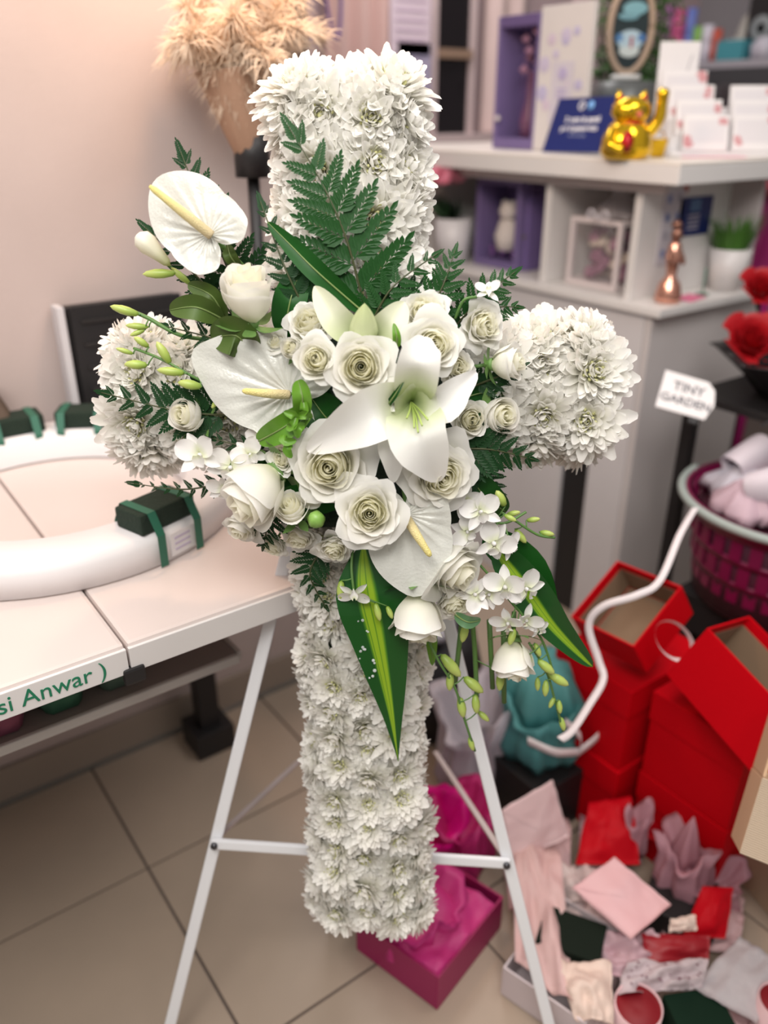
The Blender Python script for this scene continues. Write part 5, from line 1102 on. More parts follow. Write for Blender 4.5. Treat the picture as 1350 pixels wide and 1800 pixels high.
rose('bud', 447, 870, 52, 0.085, 'big round rose seen from behind at the lower left of the bouquet', (-1.0, -0.9), 10)
rose('bud', 512, 893, 26, 0.085, 'small closed white bud left of the lower large rose', (-0.3, 1.0), 70)
rose('spray', 546, 868, 27, 0.075, 'tiny open spray rose between the bud and the largest rose', (-0.2, 0.3), 0)
rose('ruffle', 588, 965, 36, 0.055, 'ruffled rose under the lower large rose near the leaf top', (0.0, -0.5), 20)
rose('bud', 735, 1090, 42, 0.068, 'drooping bell-shaped rose below the lowest anthurium tip', (0.05, -2.4), 10)
rose('bud', 903, 1165, 33, 0.030, 'drooping white rose hanging lowest at the right among green buds', (-0.1, -2.0), 50)
rose('ball', 327, 730, 29, 0.045, 'round white ranunculus-like bud on the left arm', (-0.4, 0.3), 0)
rose('ball', 512, 612, 18, 0.075, 'tiny round cream bud left of the tall oval spray rose', (-0.3, 0.3), 80)
rose('spray', 482, 600, 26, 0.055, 'small half hidden rose above the left anthurium', (-0.4, 0.6), 0)
rose('goblet', 800, 1000, 40, 0.060, 'side-facing rose with pointed petals right of the lowest anthurium', (1.1, -0.7), 60)
rose('goblet', 425, 925, 24, 0.050, 'white ruffled petals of a rose hanging under the round rose', (-0.7, -1.0), 200)
rose('ruffle', 497, 805, 32, 0.070, 'white frilly bloom left of the largest rose', (-0.5, 0.2), 0)
rose('ruffle', 525, 945, 38, 0.045, 'pale frilly bloom under the small closed bud', (-0.3, -0.7), 90)
rose('ruffle', 800, 1060, 40, 0.045, 'frilly white bloom right of the drooping bell-shaped rose', (0.3, -0.4), 45)
rose('ruffle', 480, 960, 30, 0.020, 'half shaded frilly bloom at the lower left edge of the bouquet', (-0.5, -0.8), 45)

# ------------------------------------------------------------------ anthuriums
def anth_mat():
    m = mat('anthurium_white', (0.78, 0.79, 0.74), 0.24, trans=0.18, col2=(0.66, 0.67, 0.62), scale=18, bump=0.12, bscale=260, coat=0.3)
    return m
AN = anth_mat()
OUT = [(0, 1.0), (7, 0.97), (15, .92), (38, .75), (67, .55), (95, .52), (120, .54), (145, .46), (165, .28), (180, .12)]
def heart(phi):
    d = abs(math.degrees(phi))
    for (a, r), (b, q) in zip(OUT, OUT[1:]):
        if a <= d <= b: f_ = (d - a) / (b - a); f_ = f_; return r + (q - r) * f_
    return 0.12
SPX = mat('spadix', (0.8, 0.7, 0.3), 0.5, grad=[(0.0, (0.62, 0.50, 0.30)), (0.35, (0.78, 0.66, 0.34)), (1.0, (0.80, 0.70, 0.22))], bump=0.5, bscale=900)
def anthurium(label, base, tip, off0, off1, roll_, wr, spx, tipsharp=0.0):
    p0, p1 = on_cross(*base, off0), on_cross(*tip, off1); n = EN + EX * roll_[0] + EY * roll_[1]
    M = frame(p0, y=(p1 - p0), z=n); Ln = (p1 - p0).length
    t = thing('anthurium', label, 'anthurium', M, 'white anthuriums')
    nr, na = 12, 72; vs = [(0, 0, 0)]; uv = [(0.5, 0)]; fs = []
    for i in range(1, nr + 1):
        for k in range(na):
            ph = -PI + 2 * PI * (k + 0.5) / na; q = i / nr; r = heart(ph) * (1 + tipsharp * math.exp(-(ph * 5) ** 2)) * q
            x, y = r * math.sin(ph) * wr, r * math.cos(ph)
            vein = 0.032 * math.sin(ph * 11) ** 2 * math.sin(PI * q) * (1 if abs(ph) < 2.8 else 0)
            lateral = 0.013 * math.sin(12 * (q - 0.35 * abs(ph))) * q * smooth01(abs(ph) / 0.4)
            z = 0.16 * (x * x) - 0.10 * max(0, y) ** 2 + vein + lateral + 0.06 * q * q * math.sin(3 * ph + 1) - 0.02 * math.exp(-(x * 14) ** 2) + (0.05 * q if abs(ph) > 2.7 else 0)
            vs.append((x * Ln, y * Ln, z * Ln)); uv.append((k / na, q))
    fs = [(0, 1 + k, 1 + (k + 1) % na) for k in range(na)]
    fs += [(1 + (i - 1) * na + k, 1 + i * na + k, 1 + i * na + (k + 1) % na, 1 + (i - 1) * na + (k + 1) % na) for i in range(1, nr) for k in range(na)]
    MB().add(vs, fs, None, uv).obj('spathe', AN, t)
    Mi = M.inverted(); a = Mi @ on_cross(*spx[0], off0 + 0.008); b = Mi @ on_cross(*spx[1], max(off0, off1) + 0.022); mid_ = (a + b) / 2 + V((0, 0, 0.006))
    pts = bez([a, mid_, b], 8); n_ = len(pts); rr = [0.0062 * (0.85 + 0.15 * math.sin(PI * min(1, k / n_ * 1.4))) * (1 - 0.38 * k / n_) for k in range(n_)]; rr[-1] = 0.0016; rr[-2] *= 0.8
    MB().tube(pts, rr, 14).obj('spadix', SPX, t)
    MB().tube(bez([V((0, 0, 0)), V((0, -0.01, -0.02)), V((0.0, -0.04, -0.05))], 5), 0.003, 8).obj('stem', STEMG, t)
anthurium('large white anthurium standing out at the upper left with a long yellow spadix', (368, 412), (268, 314), 0.055, 0.045, (-0.05, 0.15), 1.0, ((372, 414), (263, 327)))
anthurium('large white anthurium pointing left over the left arm of the cross', (508, 692), (345, 625), 0.060, 0.055, (-0.1, 0.05), 0.95, ((508, 694), (426, 687)), 0.08)
anthurium('white anthurium pointing down at the bottom centre of the bouquet', (715, 905), (733, 1046), 0.078, 0.090, (0.0, -0.1), 1.0, ((712, 906), (757, 978)), 0.05)

# ------------------------------------------------------------------ lily
LILY = mat('lily_white', (0.87, 0.87, 0.84), 0.42, trans=0.25, grad=[(0.0, (0.30, 0.44, 0.10)), (0.22, (0.66, 0.72, 0.44)), (0.5, (0.87, 0.87, 0.83)), (1.0, (0.90, 0.89, 0.87))])
c0_ = on_cross(722, 705, 0.075)
t = thing('lily', 'large open white lily with green throat right of the centre', 'lily', c0_)
for (mx, my, mo, tx1, ty1, to, w, cup, rip) in ((735, 770, 0.125, 772, 846, 0.100, 0.064, 0.28, 0.02), (655, 728, 0.125, 540, 792, 0.095, 0.060, 0.30, 0.10), (690, 775, 0.110, 692, 848, 0.092, 0.034, 0.25, 0.0),
        (775, 712, 0.110, 838, 655, 0.075, 0.042, 0.3, 0.12), (735, 640, 0.130, 745, 592, 0.100, 0.046, 0.50, 0.08), (690, 690, 0.105, 640, 712, 0.07, 0.040, 0.3, 0.05)):
    blade('petal', LILY, t, [on_cross(724, 706, 0.070), on_cross((724 + mx) / 2, (706 + my) / 2, (0.075 + mo) / 2 + 0.005), on_cross(mx, my, mo), on_cross((mx + tx1) / 2, (my + ty1) / 2, (mo + to) / 2 + 0.006), on_cross(tx1, ty1, to)], w, LILYP, cup, EN, 8, 16, ripple=rip, fold=0.12)
FILA = mat('lily_filament', (0.42, 0.55, 0.14), 0.5)
for k, (x, y) in enumerate(((715, 735), (728, 752), (742, 748), (752, 738), (735, 760))):
    MB().tube(bez([on_cross(722, 706, 0.072) - c0_, on_cross((722 + x) / 2 + 2, (706 + y) / 2, 0.115) - c0_, on_cross(x, y, 0.137) - c0_], 5), 0.0011, 6).obj('filament', FILA, t)
LB = mat('lily_bud_green', (0.6, 0.66, 0.4), 0.45, trans=0.15, grad=[(0.0, (0.28, 0.40, 0.10)), (0.5, (0.62, 0.68, 0.40)), (1.0, (0.56, 0.64, 0.32))])
b0 = on_cross(638, 606, 0.078); bt_ = on_cross(642, 524, 0.092)
t = thing('lily_bud', 'opening pale green lily bud with two spread petals above the central rose', 'lily bud', b0)
d_ = bt_ - b0
g = MB(); ln = d_.length * 1.05
for k in range(3):
    a = 2 * PI * k / 3 + 0.5
    def fn(u, v, a=a):
        q = 2 * u - 1; r = 0.0175 * (0.62 + 0.38 * min(1, v * 3)) * (1 - v ** 2.3); b_ = a + q * 1.12
        rr = r * (1 - 0.16 * abs(q) ** 3 + 0.08 * math.exp(-(q * 6) ** 2)); return (rr * math.cos(b_), rr * math.sin(b_), ln * v)
    MB().grid(fn, 10, 12).obj('bud_petal', LB, t, frame(V((0, 0, 0)), z=d_ + EN * 0.02, x=EX))
SPT = mat('pale_green_petal', (0.72, 0.75, 0.58), 0.45, trans=0.2, grad=[(0.0, (0.40, 0.50, 0.18)), (0.6, (0.74, 0.76, 0.58)), (1.0, (0.72, 0.74, 0.55))])
for pts, w in ((((632, 596, 0.070), (590, 560, 0.080), (553, 503, 0.070)), 0.034), (((655, 596, 0.070), (686, 570, 0.082), (711, 531, 0.070)), 0.036)):
    blade('spread_petal', SPT, t, [on_cross(*p) for p in pts], w, LILYP, 0.35, EN, 8, 14, fold=0.1)

# ------------------------------------------------------------------ ferns
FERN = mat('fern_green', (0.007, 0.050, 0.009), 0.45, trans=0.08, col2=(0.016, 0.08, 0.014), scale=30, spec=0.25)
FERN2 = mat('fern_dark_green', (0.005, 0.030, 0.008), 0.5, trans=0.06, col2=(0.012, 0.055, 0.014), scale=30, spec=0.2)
def pinna_mesh(m, n=9, seed=0):
    r_ = random.Random(seed); g = MB()
    def leaf(b, d, l, w):
        s_ = V((d.y, -d.x, 0)); z = V((0, 0, 0.02 * l))
        q = [b, b + d * l * 0.3 + s_ * w * 0.85 + z, b + d * l * 0.65 + s_ * w + z, b + d * l, b + d * l * 0.65 - s_ * w + z, b + d * l * 0.3 - s_ * w * 0.85 + z, b + d * l * 0.45 - z]
        g.add(q, [(0, 1, 6), (1, 2, 6), (2, 3, 6), (3, 4, 6), (4, 5, 6), (5, 0, 6)])
    for k in range(n):
        s_ = 0.04 + 0.80 * k / n; l = (0.25 * (1 - s_) ** 0.7 + 0.05) * r_.uniform(0.9, 1.1)
        for e in (-1, 1):
            a = R(48 - 14 * s_) * e; leaf(V((0, s_ + (0.03 if e > 0 else 0), 0)), V((math.sin(a), math.cos(a), 0)), l, l * 0.18 + 0.009)
    leaf(V((0, 0.80, 0)), V((0, 1, 0)), 0.20, 0.035)
    g.add([(-0.008, 0, 0), (0.008, 0, 0), (0.003, 0.9, 0), (-0.003, 0.9, 0)], [(0, 1, 2, 3)])
    return g.mesh('pinna', m, False)
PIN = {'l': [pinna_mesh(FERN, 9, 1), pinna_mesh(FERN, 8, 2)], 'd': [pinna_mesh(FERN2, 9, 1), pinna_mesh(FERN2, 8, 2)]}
RACH = mat('rachis_brown_green', (0.05, 0.06, 0.02), 0.5)
def fern(label, pts, ratio, n=10, kind='l', t0=0.12, nrm=None, lift=0.1):
    c = bez([on_cross(*p) for p in pts], 10); ln = sum((c[i + 1] - c[i]).length for i in range(len(c) - 1)); o = c[0]; N_ = (nrm or EN)
    t = thing('fern_frond', label, 'fern', o, 'fern fronds of the bouquet')
    MB().tube([p - o for p in c], [0.0017 * (1 - 0.7 * i / len(c)) for i in range(len(c))], 6).obj('rachis', RACH, t)
    for k in range(n):
        f_ = t0 + (0.97 - t0) * k / n
        for e in (-1, 1):
            q = f_ + (0.02 if e > 0 else 0); x = q * (len(c) - 1); i = min(int(x), len(c) - 2); p = c[i].lerp(c[i + 1], x - i); d = (c[i + 1] - c[i]).normalized(); s_ = d.cross(N_).normalized() * e
            a = R(58 - 22 * f_ + rnd.uniform(-4, 4)); y = d * math.cos(a) + s_ * math.sin(a) + N_.normalized() * rnd.uniform(-0.12, lift); L_ = ln * ratio * ((1 - f_) ** 0.8 + 0.10) * rnd.uniform(0.92, 1.06)
            link('pinna', rnd.choice(PIN[kind]), t, frame(p - o, y=y, z=N_) @ S(L_))
    link('pinna', PIN[kind][0], t, frame(c[int(len(c) * 0.88)] - o, y=c[-1] - c[-6], z=N_) @ S(ln * 0.16))
    return t
fern('tall dark green fern frond rising up the upper arm of the cross', [(645, 560, 0.030), (612, 430, 0.040), (570, 330, 0.040), (507, 222, 0.030)], 0.40, 7)
fern('fern frond spreading right across the upper arm behind the lily bud', [(650, 575, 0.035), (690, 505, 0.045), (770, 445, 0.030)], 0.36, 6)
fern('fern frond reaching left beside the upper arm', [(560, 590, 0.030), (505, 480, 0.040), (458, 355, 0.020)], 0.26, 8, 'd')
fern('fern frond pointing up right between two ruffled roses', [(730, 590, 0.020), (775, 510, 0.040), (800, 440, 0.030)], 0.40, 7)
fern('fern frond behind the far upper right ruffled rose', [(770, 610, 0.010), (840, 530, 0.030), (905, 478, 0.015)], 0.36, 8)
fern('small fern frond pointing right above the right arm', [(800, 600, 0.010), (860, 545, 0.030), (912, 540, 0.02)], 0.40, 6)
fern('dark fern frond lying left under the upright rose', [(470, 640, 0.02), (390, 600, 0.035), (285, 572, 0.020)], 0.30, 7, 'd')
fern('dark fern frond lying on the chrysanthemums of the left arm', [(400, 730, 0.025), (310, 722, 0.040), (178, 690, 0.020)], 0.36, 8, 'd')
fern('dark fern frond behind the upper left anthurium with tips above it', [(430, 540, -0.01), (370, 400, 0.005), (318, 268, 0.005)], 0.36, 8, 'd')
fern('dark fern frond spreading left under the upper anthurium', [(450, 600, 0.0), (360, 500, 0.015), (255, 400, 0.0)], 0.26, 8, 'd')
fern('dark fern frond lying over the inner end of the right arm', [(790, 790, 0.040), (860, 790, 0.050), (940, 808, 0.030)], 0.48, 7, 'd')
fern('dark fern frond hanging down from the right arm', [(800, 770, 0.02), (850, 830, 0.035), (882, 880, 0.01)], 0.42, 6, 'd')
fern('dark fern tip hanging at the lower left edge of the bouquet', [(470, 870, 0.04), (470, 920, 0.05), (462, 965, 0.03)], 0.5, 6, 'd')
fern('dark fern frond hanging left of the striped leaf', [(570, 960, 0.02), (545, 1010, 0.025), (575, 1070, 0.010)], 0.36, 7, 'd')
fern('dark fern frond hanging below the left arm of the cross', [(420, 840, -0.02), (330, 860, -0.03), (235, 850, -0.04)], 0.16, 8, 'd')
fern('dark fern frond between the left anthurium and the bottom roses', [(520, 800, 0.0), (450, 790, 0.03), (372, 770, 0.03)], 0.3, 6, 'd')
fern('dark fern frond filling the gap left of the lily bud', [(600, 590, 0.015), (560, 520, 0.025), (520, 440, 0.015)], 0.40, 7, 'd')
fern('dark fern frond lying low across the base of the upper arm', [(640, 560, 0.015), (720, 520, 0.025), (790, 490, 0.015)], 0.36, 7, 'd')
fern('dark fern frond behind the rose bud on the right arm', [(830, 680, 0.015), (880, 660, 0.03), (925, 640, 0.02)], 0.40, 6, 'd')
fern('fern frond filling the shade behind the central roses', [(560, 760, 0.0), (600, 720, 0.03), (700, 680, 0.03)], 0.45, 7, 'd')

# ------------------------------------------------------------------ leaves
def stripe_mat():
    m = bpy.data.materials.new('striped_leaf'); m.use_nodes = True; nt = m.node_tree; N = nt.nodes; L = nt.links; b = N['Principled BSDF']
    b.inputs['Roughness'].default_value = 0.38; b.inputs['Specular IOR Level'].default_value = 0.25; uv = N.new('ShaderNodeUVMap'); uv.uv_map = 'UVMap'; sp = N.new('ShaderNodeSeparateXYZ'); L.new(uv.outputs[0], sp.inputs[0])
    rp = N.new('ShaderNodeValToRGB'); e = rp.color_ramp.elements; D = (0.010, 0.075, 0.012, 1); Y = (0.26, 0.42, 0.02, 1); G = (0.06, 0.20, 0.015, 1)
    e[0].position, e[0].color = 0.0, D; e[1].position, e[1].color = 1.0, D
    for p, c in ((0.40, D), (0.43, G), (0.47, Y), (0.53, Y), (0.545, G), (0.56, Y), (0.63, Y), (0.645, G), (0.66, Y), (0.69, G), (0.72, D)): k = e.new(p); k.color = c
    L.new(sp.outputs[0], rp.inputs[0]); L.new(rp.outputs[0], b.inputs['Base Color']); b.inputs['Coat Weight'].default_value = 0.2
    return m
STRIPE = stripe_mat()
LEAFD = mat('deep_green_leaf', (0.008, 0.065, 0.008), 0.4, trans=0.08, col2=(0.012, 0.09, 0.012), scale=10, spec=0.25)
LEAFO = mat('olive_green_leaf', (0.055, 0.12, 0.02), 0.42, trans=0.1, col2=(0.10, 0.14, 0.035), scale=14, spec=0.3)
LEAFC = mat('lime_green_leaf', (0.16, 0.34, 0.03), 0.35, trans=0.2, col2=(0.10, 0.27, 0.025), scale=18)
RIBL = mat('leaf_midrib', (0.20, 0.28, 0.09), 0.5)
def leaf(label, pts, wpx, m, prof=LANCE, cup=0.15, fold=0.12, nrm=None, name='leaf', rib=True, nu=12, ripple=0.02):
    P = [on_cross(*p) for p in pts]; o = P[0]; t = thing(name, label, 'leaf', o, 'single leaves of the bouquet')
    w = wpx * pxm(pts[1][0], pts[1][1], pts[1][2]); blade('leaf_blade', m, t, P, w, prof, cup, nrm, nu, 24, fold=fold, ripple=ripple)
    if rib: MB().tube([p - o + EN * 0.0008 for p in bez(P, 6)], [0.0013 * (1 - 0.8 * k / (6 * (len(P) - 1))) for k in range(6 * (len(P) - 1) + 1)], 6).obj('midrib', RIBL, t)
    return t
lt = leaf('long dark green leaf with yellow-green stripes hanging down the lower arm', [(640, 960, 0.035), (652, 1040, 0.050), (668, 1120, 0.045), (688, 1240, 0.030), (700, 1338, 0.016)], 124, STRIPE, STRAP_, 0.10, 0.06, rib=False, nu=40)
DROP = mat('water_drop', (0.9, 0.95, 0.95), 0.05, alpha=0.45)
for k in range(16):
    x, y = 612 + rnd.random() * 30, 1085 + rnd.random() * 110; x += (y - 1085) * 0.22
    q = on_cross(x, y, 0.0505 - (y - 1085) * 0.00008); MB().lathe([(0.001, 0), (0.0024, 0.0003), (0.0018, 0.0015), (0.0005, 0.0019)], 10).obj('water_drop', DROP, lt, frame(q - lt.location, z=EN, x=EX) @ S(rnd.uniform(0.5, 1.1)))
leaf('striped yellow-green leaf pointing down right beyond the orchids', [(870, 960, 0.0), (925, 1030, 0.012), (975, 1100, 0.005), (1042, 1172, -0.01)], 82, STRIPE, LANCE, 0.2, 0.25, rib=False, nu=40)
leaf('dark green blade leaf behind the right orchids', [(850, 940, -0.01), (930, 1000, 0.0), (975, 1100, -0.012)], 80, LEAFD, LANCE, 0.1, 0.1)
leaf('long narrow dark green blade crossing the fern on the upper arm', [(640, 550, 0.040), (560, 480, 0.052), (510, 430, 0.045), (470, 390, 0.035)], 46, LEAFD, LANCE, 0.2, 0.2)
leaf('broad deep green leaf standing behind the upright rose', [(500, 590, 0.03), (510, 530, 0.04), (530, 470, 0.02)], 60, LEAFD, OVAL)
leaf('olive rounded leaf folded left of the upright rose', [(390, 560, 0.035), (345, 540, 0.050), (298, 545, 0.040)], 44, LEAFO, OVAL, 0.1, 0.4)
leaf('small olive leaf curling above the rounded one', [(395, 560, 0.030), (372, 520, 0.045), (330, 500, 0.035)], 34, LEAFO, OVAL, 0.2, 0.3)
leaf('olive grey leaf under the upright rose', [(440, 620, 0.045), (415, 590, 0.062), (372, 595, 0.045)], 68, LEAFO, OVAL, 0.3, 0.2)
leaf('small olive leaf right of the upper anthurium notch', [(420, 470, 0.02), (405, 450, 0.04), (400, 430, 0.03)], 24, LEAFO, OVAL)
leaf('deep green leaf in the gap left of the lily under the central rose', [(600, 760, 0.045), (570, 730, 0.058), (545, 695, 0.05)], 78, LEAFD, OVAL)
leaf('deep green leaf lying right of the gap below the central rose', [(610, 740, 0.05), (650, 735, 0.062), (690, 720, 0.055)], 52, LEAFD, OVAL)
leaf('bright lime leaf at the right side of the left anthurium', [(455, 775, 0.070), (500, 750, 0.088), (545, 715, 0.075)], 46, LEAFC, OVAL, 0.25, 0.25)
leaf('lime green pointed leaf standing over the anthurium spadix base', [(530, 740, 0.080), (532, 700, 0.100), (524, 668, 0.090)], 34, LEAFC, OVAL, 0.3, 0.3)
leaf('small green leaf left of the lily throat', [(678, 716, 0.105), (694, 694, 0.118), (712, 664, 0.115)], 13, LEAFD, LANCE)
leaf('small pointed green leaf right of the lily bud', [(698, 610, 0.095), (697, 590, 0.105), (692, 568, 0.10)], 18, LEAFC, LANCE)
leaf('dark leaf in the shade below the right ruffled rose', [(800, 800, 0.02), (850, 870, 0.03), (890, 900, 0.0)], 60, LEAFD, OVAL)
leaf('dark leaf filling the lower left behind the round rose', [(520, 830, 0.02), (460, 840, 0.03), (400, 800, 0.02)], 70, LEAFD, OVAL)
leaf('dark leaf filling the right behind the round spray rose', [(760, 720, 0.02), (850, 690, 0.0), (900, 700, -0.02)], 70, LEAFD, OVAL)
leaf('dark leaf behind the lower roses left of the striped leaf', [(600, 880, 0.03), (520, 880, 0.05), (470, 900, 0.03)], 60, LEAFD, OVAL)
leaf('round grey green leaf beside the drooping bell-shaped rose', [(800, 1080, 0.050), (822, 1093, 0.062), (845, 1090, 0.05)], 24, mat('grey_green_leaf', (0.10, 0.22, 0.10), 0.3), OVAL)
leaf('narrow green leaf hanging behind the bell-shaped rose', [(740, 1080, 0.0), (757, 1120, 0.01), (760, 1170, 0.0)], 28, LEAFC, LANCE)
t = thing('green_sprig', 'curly bright green sprig right of the left anthurium', 'sprig', on_cross(520, 770, 0.07))
for k, (x, y) in enumerate(((505, 748), (520, 738), (535, 748), (498, 765), (528, 725), (545, 735), (512, 780))):
    o_ = t.location; p = on_cross(x, y, 0.095)
    MB().tube([V((0, 0, 0)), (p - o_) * 0.6 + EN * 0.004, p - o_], [0.002, 0.0018, 0.0015], 6).obj('stalk', LEAFC, t)
    pts_ = [p, p + (EX * math.cos(k * 1.7) + EY * math.sin(k * 1.7)) * 0.006 + EN * 0.006, p + (EX * math.cos(k * 1.7 + 0.8) + EY * math.sin(k * 1.7 + 0.8)) * 0.016 + EN * 0.002]
    blade('curled_leaflet', LEAFC, t, pts_, 0.010, OVAL, 0.4, EN, 6, 8, fold=0.3)
t = thing('rose_hip_bud', 'tight bright green bud with sepals below the tiny open spray rose', 'bud', face(556, 914, 0.09, (0.1, 0.9), 0, 16 * pxm(556, 914)))
MB().lathe([(0.001, -1.0), (0.6, -0.75), (0.95, 0.0), (0.75, 0.7), (0.35, 1.05), (0.001, 1.1)], 20, fn=lambda a, r, z: r * (1 + 0.06 * math.sin(5 * a + z))).obj('bud', mat('lime_bud', (0.16, 0.36, 0.05), 0.4, col2=(0.28, 0.46, 0.12), scale=2), t)
for k in range(5): link('sepal', SEP, t, T(0, 0, -1.0) @ RZ(72 * k) @ RX(30) @ S(1.6))
MB().tube([(0, 0, -0.9), (0, 0.2, -2.2)], 0.14, 8).obj('stem', STEMG, t)

# ------------------------------------------------------------------ orchid sprays, freesias
ORC = mat('orchid_white', (0.88, 0.87, 0.86), 0.42, trans=0.30, grad=[(0.0, (0.70, 0.74, 0.50)), (0.35, (0.88, 0.87, 0.84)), (1.0, (0.90, 0.88, 0.88))])
GB = mat('orchid_bud', (0.4, 0.5, 0.12), 0.4, trans=0.1, grad=[(0.0, (0.20, 0.34, 0.04)), (0.5, (0.42, 0.54, 0.12)), (1.0, (0.52, 0.58, 0.18))])
PET = MB().grid(lambda u, v: ((2 * u - 1) * 0.42 * math.sin(PI * (0.10 + 0.80 * v)) ** 0.7 * (1 if v < 1 else 0.5), 0.10 + 0.90 * v, 0.16 * v * v * 0.5 + 0.10 * (2 * u - 1) ** 2), 6, 8).mesh('petal', ORC)
SEPO = MB().grid(lambda u, v: ((2 * u - 1) * 0.24 * math.sin(PI * (0.12 + 0.86 * v)) ** 0.8, 0.08 + 0.88 * v, -0.06 + 0.02 * v + 0.06 * (2 * u - 1) ** 2), 5, 8).mesh('sepal', ORC)
LIP = MB().grid(lambda u, v: ((2 * u - 1) * 0.24 * math.sin(PI * (0.12 + 0.80 * v)), 0.05 + 0.45 * v, 0.30 - 0.35 * v + 0.22 * (2 * u - 1) ** 2), 6, 6).mesh('lip', ORC)
COLM = MB().lathe([(0.001, -0.2), (0.10, -0.08), (0.09, 0.10), (0.001, 0.18)], 10).mesh('blossom', ORC)
BUDM = MB().lathe([(0.001, 0), (0.13, 0.10), (0.20, 0.38), (0.20, 0.62), (0.12, 0.88), (0.001, 1.0)], 12).mesh('bud', GB)
def spray(label, stem, blossoms, buds, name='orchid_spray', cat='orchid', srad=0.0017):
    P = [on_cross(*p) for p in stem]; o = P[0]; t = thing(name, label, cat, o)
    c = bez(P, 8); MB().tube([p - o for p in c], srad, 7).obj('stem', STEMG, t)
    for (x, y, off, rpx, ax, ay, spin) in blossoms:
        p = on_cross(x, y, off); s_ = rpx * pxm(x, y, off); z = EN + EX * ax + EY * ay
        b_ = link('blossom', COLM, t, frame(p - o, z=z, x=EX) @ RZ(spin) @ S(s_))
        for a in (62, -62): link('petal', PET, b_, RZ(a + rnd.uniform(-12, 12)) @ RX(rnd.uniform(-15, 32)))
        for a in (0, 128, -128): link('sepal', SEPO, b_, RZ(a + rnd.uniform(-12, 12)) @ RX(rnd.uniform(-25, 25)))
        link('lip', LIP, b_, RZ(180))
        q = min(c, key=lambda k: (k - p).length); MB().tube(bez([q - o, (q + p) / 2 - o + EN * 0.004, p - o - z.normalized() * 0.003], 4), 0.0011, 6).obj('pedicel', STEMG, t)
    for (x0, y0, x1, y1, off, *w) in buds:
        a, b = on_cross(x0, y0, off), on_cross(x1, y1, off + 0.004); d = b - a
        link('bud', BUDM, t, frame(a - o, z=d, x=EX) @ S(d.length * (w[0] if w else 1.0), d.length * (w[0] if w else 1.0), d.length))
        q = min(c, key=lambda k: (k - a).length); MB().tube(bez([q - o, (q * 0.5 + a * 0.5) - o + EN * 0.003, a - o], 4), 0.0009, 5).obj('pedicel', STEMG, t)
    return t
spray('upper white orchid spray at the lower right of the bouquet', [(780, 850, 0.02), (830, 890, 0.04), (880, 920, 0.035), (925, 900, 0.03)],
      [(845, 900, 0.060, 40, 0.1, 0.3, 10), (868, 955, 0.055, 42, 0.2, -0.1, -30), (822, 935, 0.050, 34, -0.2, 0.0, 60), (815, 880, 0.045, 34, 0.0, 0.3, -60), (897, 960, 0.045, 28, 0.6, -0.2, 20)],
      [(888, 890, 872, 862, 0.045, 1.1), (886, 905, 908, 916, 0.05, 1.0)])
spray('orchid bud tip reaching right below the right arm', [(880, 900, 0.02), (905, 915, 0.02), (945, 940, 0.01), (975, 945, 0.0)], [], [(905, 930, 925, 955, 0.01), (925, 915, 950, 912, 0.01), (948, 935, 975, 940, 0.0), (890, 905, 915, 900, 0.015)])
spray('middle white orchid spray hanging at the lower right', [(800, 950, 0.02), (850, 1000, 0.03), (900, 1060, 0.03), (950, 1120, 0.01), (975, 1190, 0.0)],
      [(888, 1032, 0.055, 42, -0.1, 0.1, 0), (925, 1035, 0.050, 40, 0.3, 0.0, 40), (860, 1045, 0.045, 30, -0.4, 0.0, -40), (893, 1095, 0.045, 34, -0.2, -0.5, 20), (925, 1090, 0.040, 32, 0.2, -0.3, -20), (948, 1106, 0.03, 20, 0.6, -0.3, 0), (835, 1045, 0.055, 36, 0.2, 0.1, 90)],
      [(905, 1105, 895, 1135, 0.04, 1.0), (930, 1150, 925, 1185, 0.02), (945, 1160, 975, 1185, 0.01, 1.0), (965, 1185, 1000, 1205, 0.0), (960, 1195, 958, 1225, 0.0)])
spray('orchid bud chain hanging furthest right over the teal bundle', [(930, 1130, 0.01), (960, 1180, 0.0), (975, 1230, -0.01), (990, 1285, -0.02)], [], [(962, 1180, 985, 1200, 0.0), (945, 1190, 945, 1215, 0.0), (975, 1225, 965, 1245, -0.01), (982, 1230, 985, 1255, -0.01), (985, 1260, 992, 1285, -0.02), (940, 1130, 950, 1155, 0.01)])
spray('orchid bud chain hanging beside the lower arm over the right easel leg', [(740, 1100, 0.02), (770, 1160, 0.03), (800, 1210, 0.02), (815, 1260, 0.01), (835, 1320, 0.0)],
      [(755, 1110, 0.035, 24, 0, -0.5, 30)], [(775, 1150, 810, 1190, 0.025, 0.9), (792, 1180, 790, 1215, 0.02), (815, 1190, 850, 1218, 0.01), (808, 1225, 815, 1262, 0.01), (835, 1220, 838, 1255, 0.01), (840, 1250, 860, 1268, 0.0), (825, 1295, 832, 1320, 0.0)])
spray('bundle of bare green stems hanging behind the lowest drooping rose', [(830, 1090, -0.01), (835, 1150, -0.02), (838, 1225, -0.03)], [], [(820, 1095, 812, 1130, 0.02), (880, 1180, 878, 1215, 0.01)], 'stem_bundle', 'stems', 0.0035)
for k, (a, b) in enumerate((((860, 1090), (866, 1210)), ((885, 1100), (886, 1235)), ((812, 1090), (800, 1200)))):
    bun = [o for o in bpy.data.objects if o.name == 'stem_bundle'][0]
    MB().tube([on_cross(*a, -0.015) - bun.location, on_cross(*b, -0.03) - bun.location], 0.0035, 8).obj('stem', STEMG, bun)
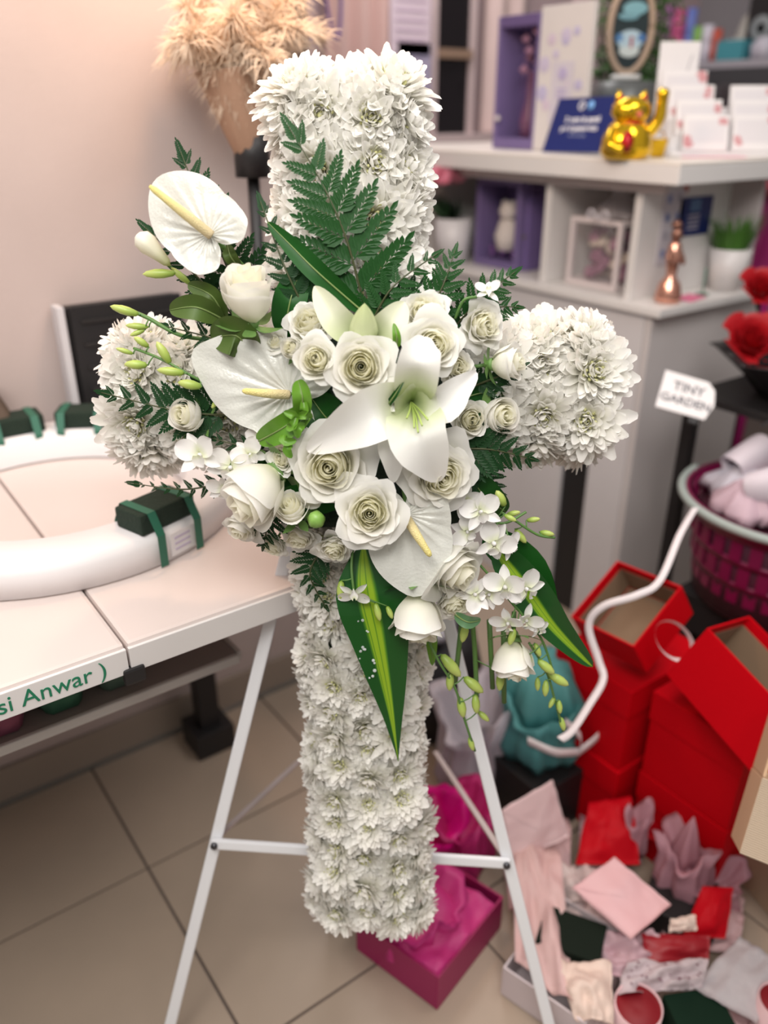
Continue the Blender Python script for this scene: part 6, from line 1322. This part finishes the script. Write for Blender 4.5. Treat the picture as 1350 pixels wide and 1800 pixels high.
spray('slender orchid bud spray arching left over the left arm', [(400, 690, 0.03), (345, 665, 0.045), (285, 632, 0.045), (235, 612, 0.035)], [], [(262, 610, 235, 592, 0.04), (235, 622, 203, 612, 0.035, 0.7), (260, 642, 218, 640, 0.045), (300, 640, 275, 600, 0.045, 0.9), (325, 656, 275, 650, 0.05, 0.8), (355, 680, 312, 672, 0.055, 1.0), (385, 700, 372, 718, 0.04)])
spray('white orchid spray at the left below the left anthurium', [(470, 780, 0.03), (420, 800, 0.045), (365, 800, 0.04)], [(352, 800, 0.065, 46, -0.2, 0.3, 15), (405, 822, 0.060, 44, 0.0, 0.1, -25), (440, 800, 0.055, 36, 0.1, 0.4, 40), (395, 860, 0.045, 34, -0.2, -0.3, 0), (455, 770, 0.05, 26, 0, 0.3, 0)], [])
spray('white alstroemeria blossom hanging at the left edge of the striped leaf', [(620, 960, 0.04), (618, 1000, 0.055), (622, 1040, 0.06)], [(622, 1045, 0.065, 30, 0.1, -0.6, 180)], [(600, 1020, 598, 1055, 0.055, 1.0), (660, 1060, 668, 1092, 0.062, 0.9), (680, 1065, 690, 1088, 0.06)], 'alstroemeria', 'flower')
spray('white and green freesia buds left of the upper anthurium', [(400, 580, 0.0), (340, 500, 0.01), (300, 470, 0.015), (262, 425, 0.02)], [], [(310, 480, 250, 482, 0.02, 0.7), (335, 500, 300, 470, 0.015, 0.7)], 'freesia', 'freesia', 0.0022)
fr_ = [o for o in bpy.data.objects if o.name == 'freesia'][0]
a, b = on_cross(300, 468, 0.03), on_cross(240, 412, 0.035); link('white_bud', MB().lathe([(0.001, 0), (0.10, 0.12), (0.16, 0.40), (0.24, 0.68), (0.22, 0.88), (0.10, 0.98), (0.001, 1.0)], 14, fn=lambda a, r, z: r * (1 + 0.08 * math.sin(3 * a))).mesh('white_bud', mat('freesia_white', (0.8, 0.8, 0.7), 0.45, trans=0.25, grad=[(0, (0.40, 0.46, 0.10)), (0.35, (0.80, 0.78, 0.60)), (1, (0.90, 0.88, 0.84))])), fr_, frame(a - fr_.location, z=b - a, x=EX) @ S((b - a).length))
spray('green freesia bud stem pointing left above the left arm', [(400, 600, 0.0), (320, 590, 0.02), (262, 560, 0.02), (240, 550, 0.02)], [], [(245, 553, 193, 538, 0.025, 0.75), (262, 575, 220, 572, 0.02, 0.7), (255, 580, 228, 590, 0.02, 0.8)], 'freesia', 'freesia', 0.0024)
spray('pale orchid petal bud standing above the far upper right ruffled rose', [(800, 560, 0.04), (815, 528, 0.05), (838, 522, 0.05)], [(858, 512, 0.06, 26, 0.0, 1.2, 0)], [])
# dark green cage of floral foam behind the flowers
t = thing('foam_cage', 'dark green floral foam cage in the middle of the bouquet behind the roses', 'floral foam', face(650, 760, -0.015))
MB().box(0.23, 0.24, 0.05, bev=0.02).obj('foam', FOAM, t)
for k in range(4): bx('cage_bar', mat('green_plastic_cage', (0.02, 0.08, 0.03), 0.5), t, (0.235, 0.006, 0.056), c=(0, -0.09 + 0.06 * k, 0), bev=0.001)
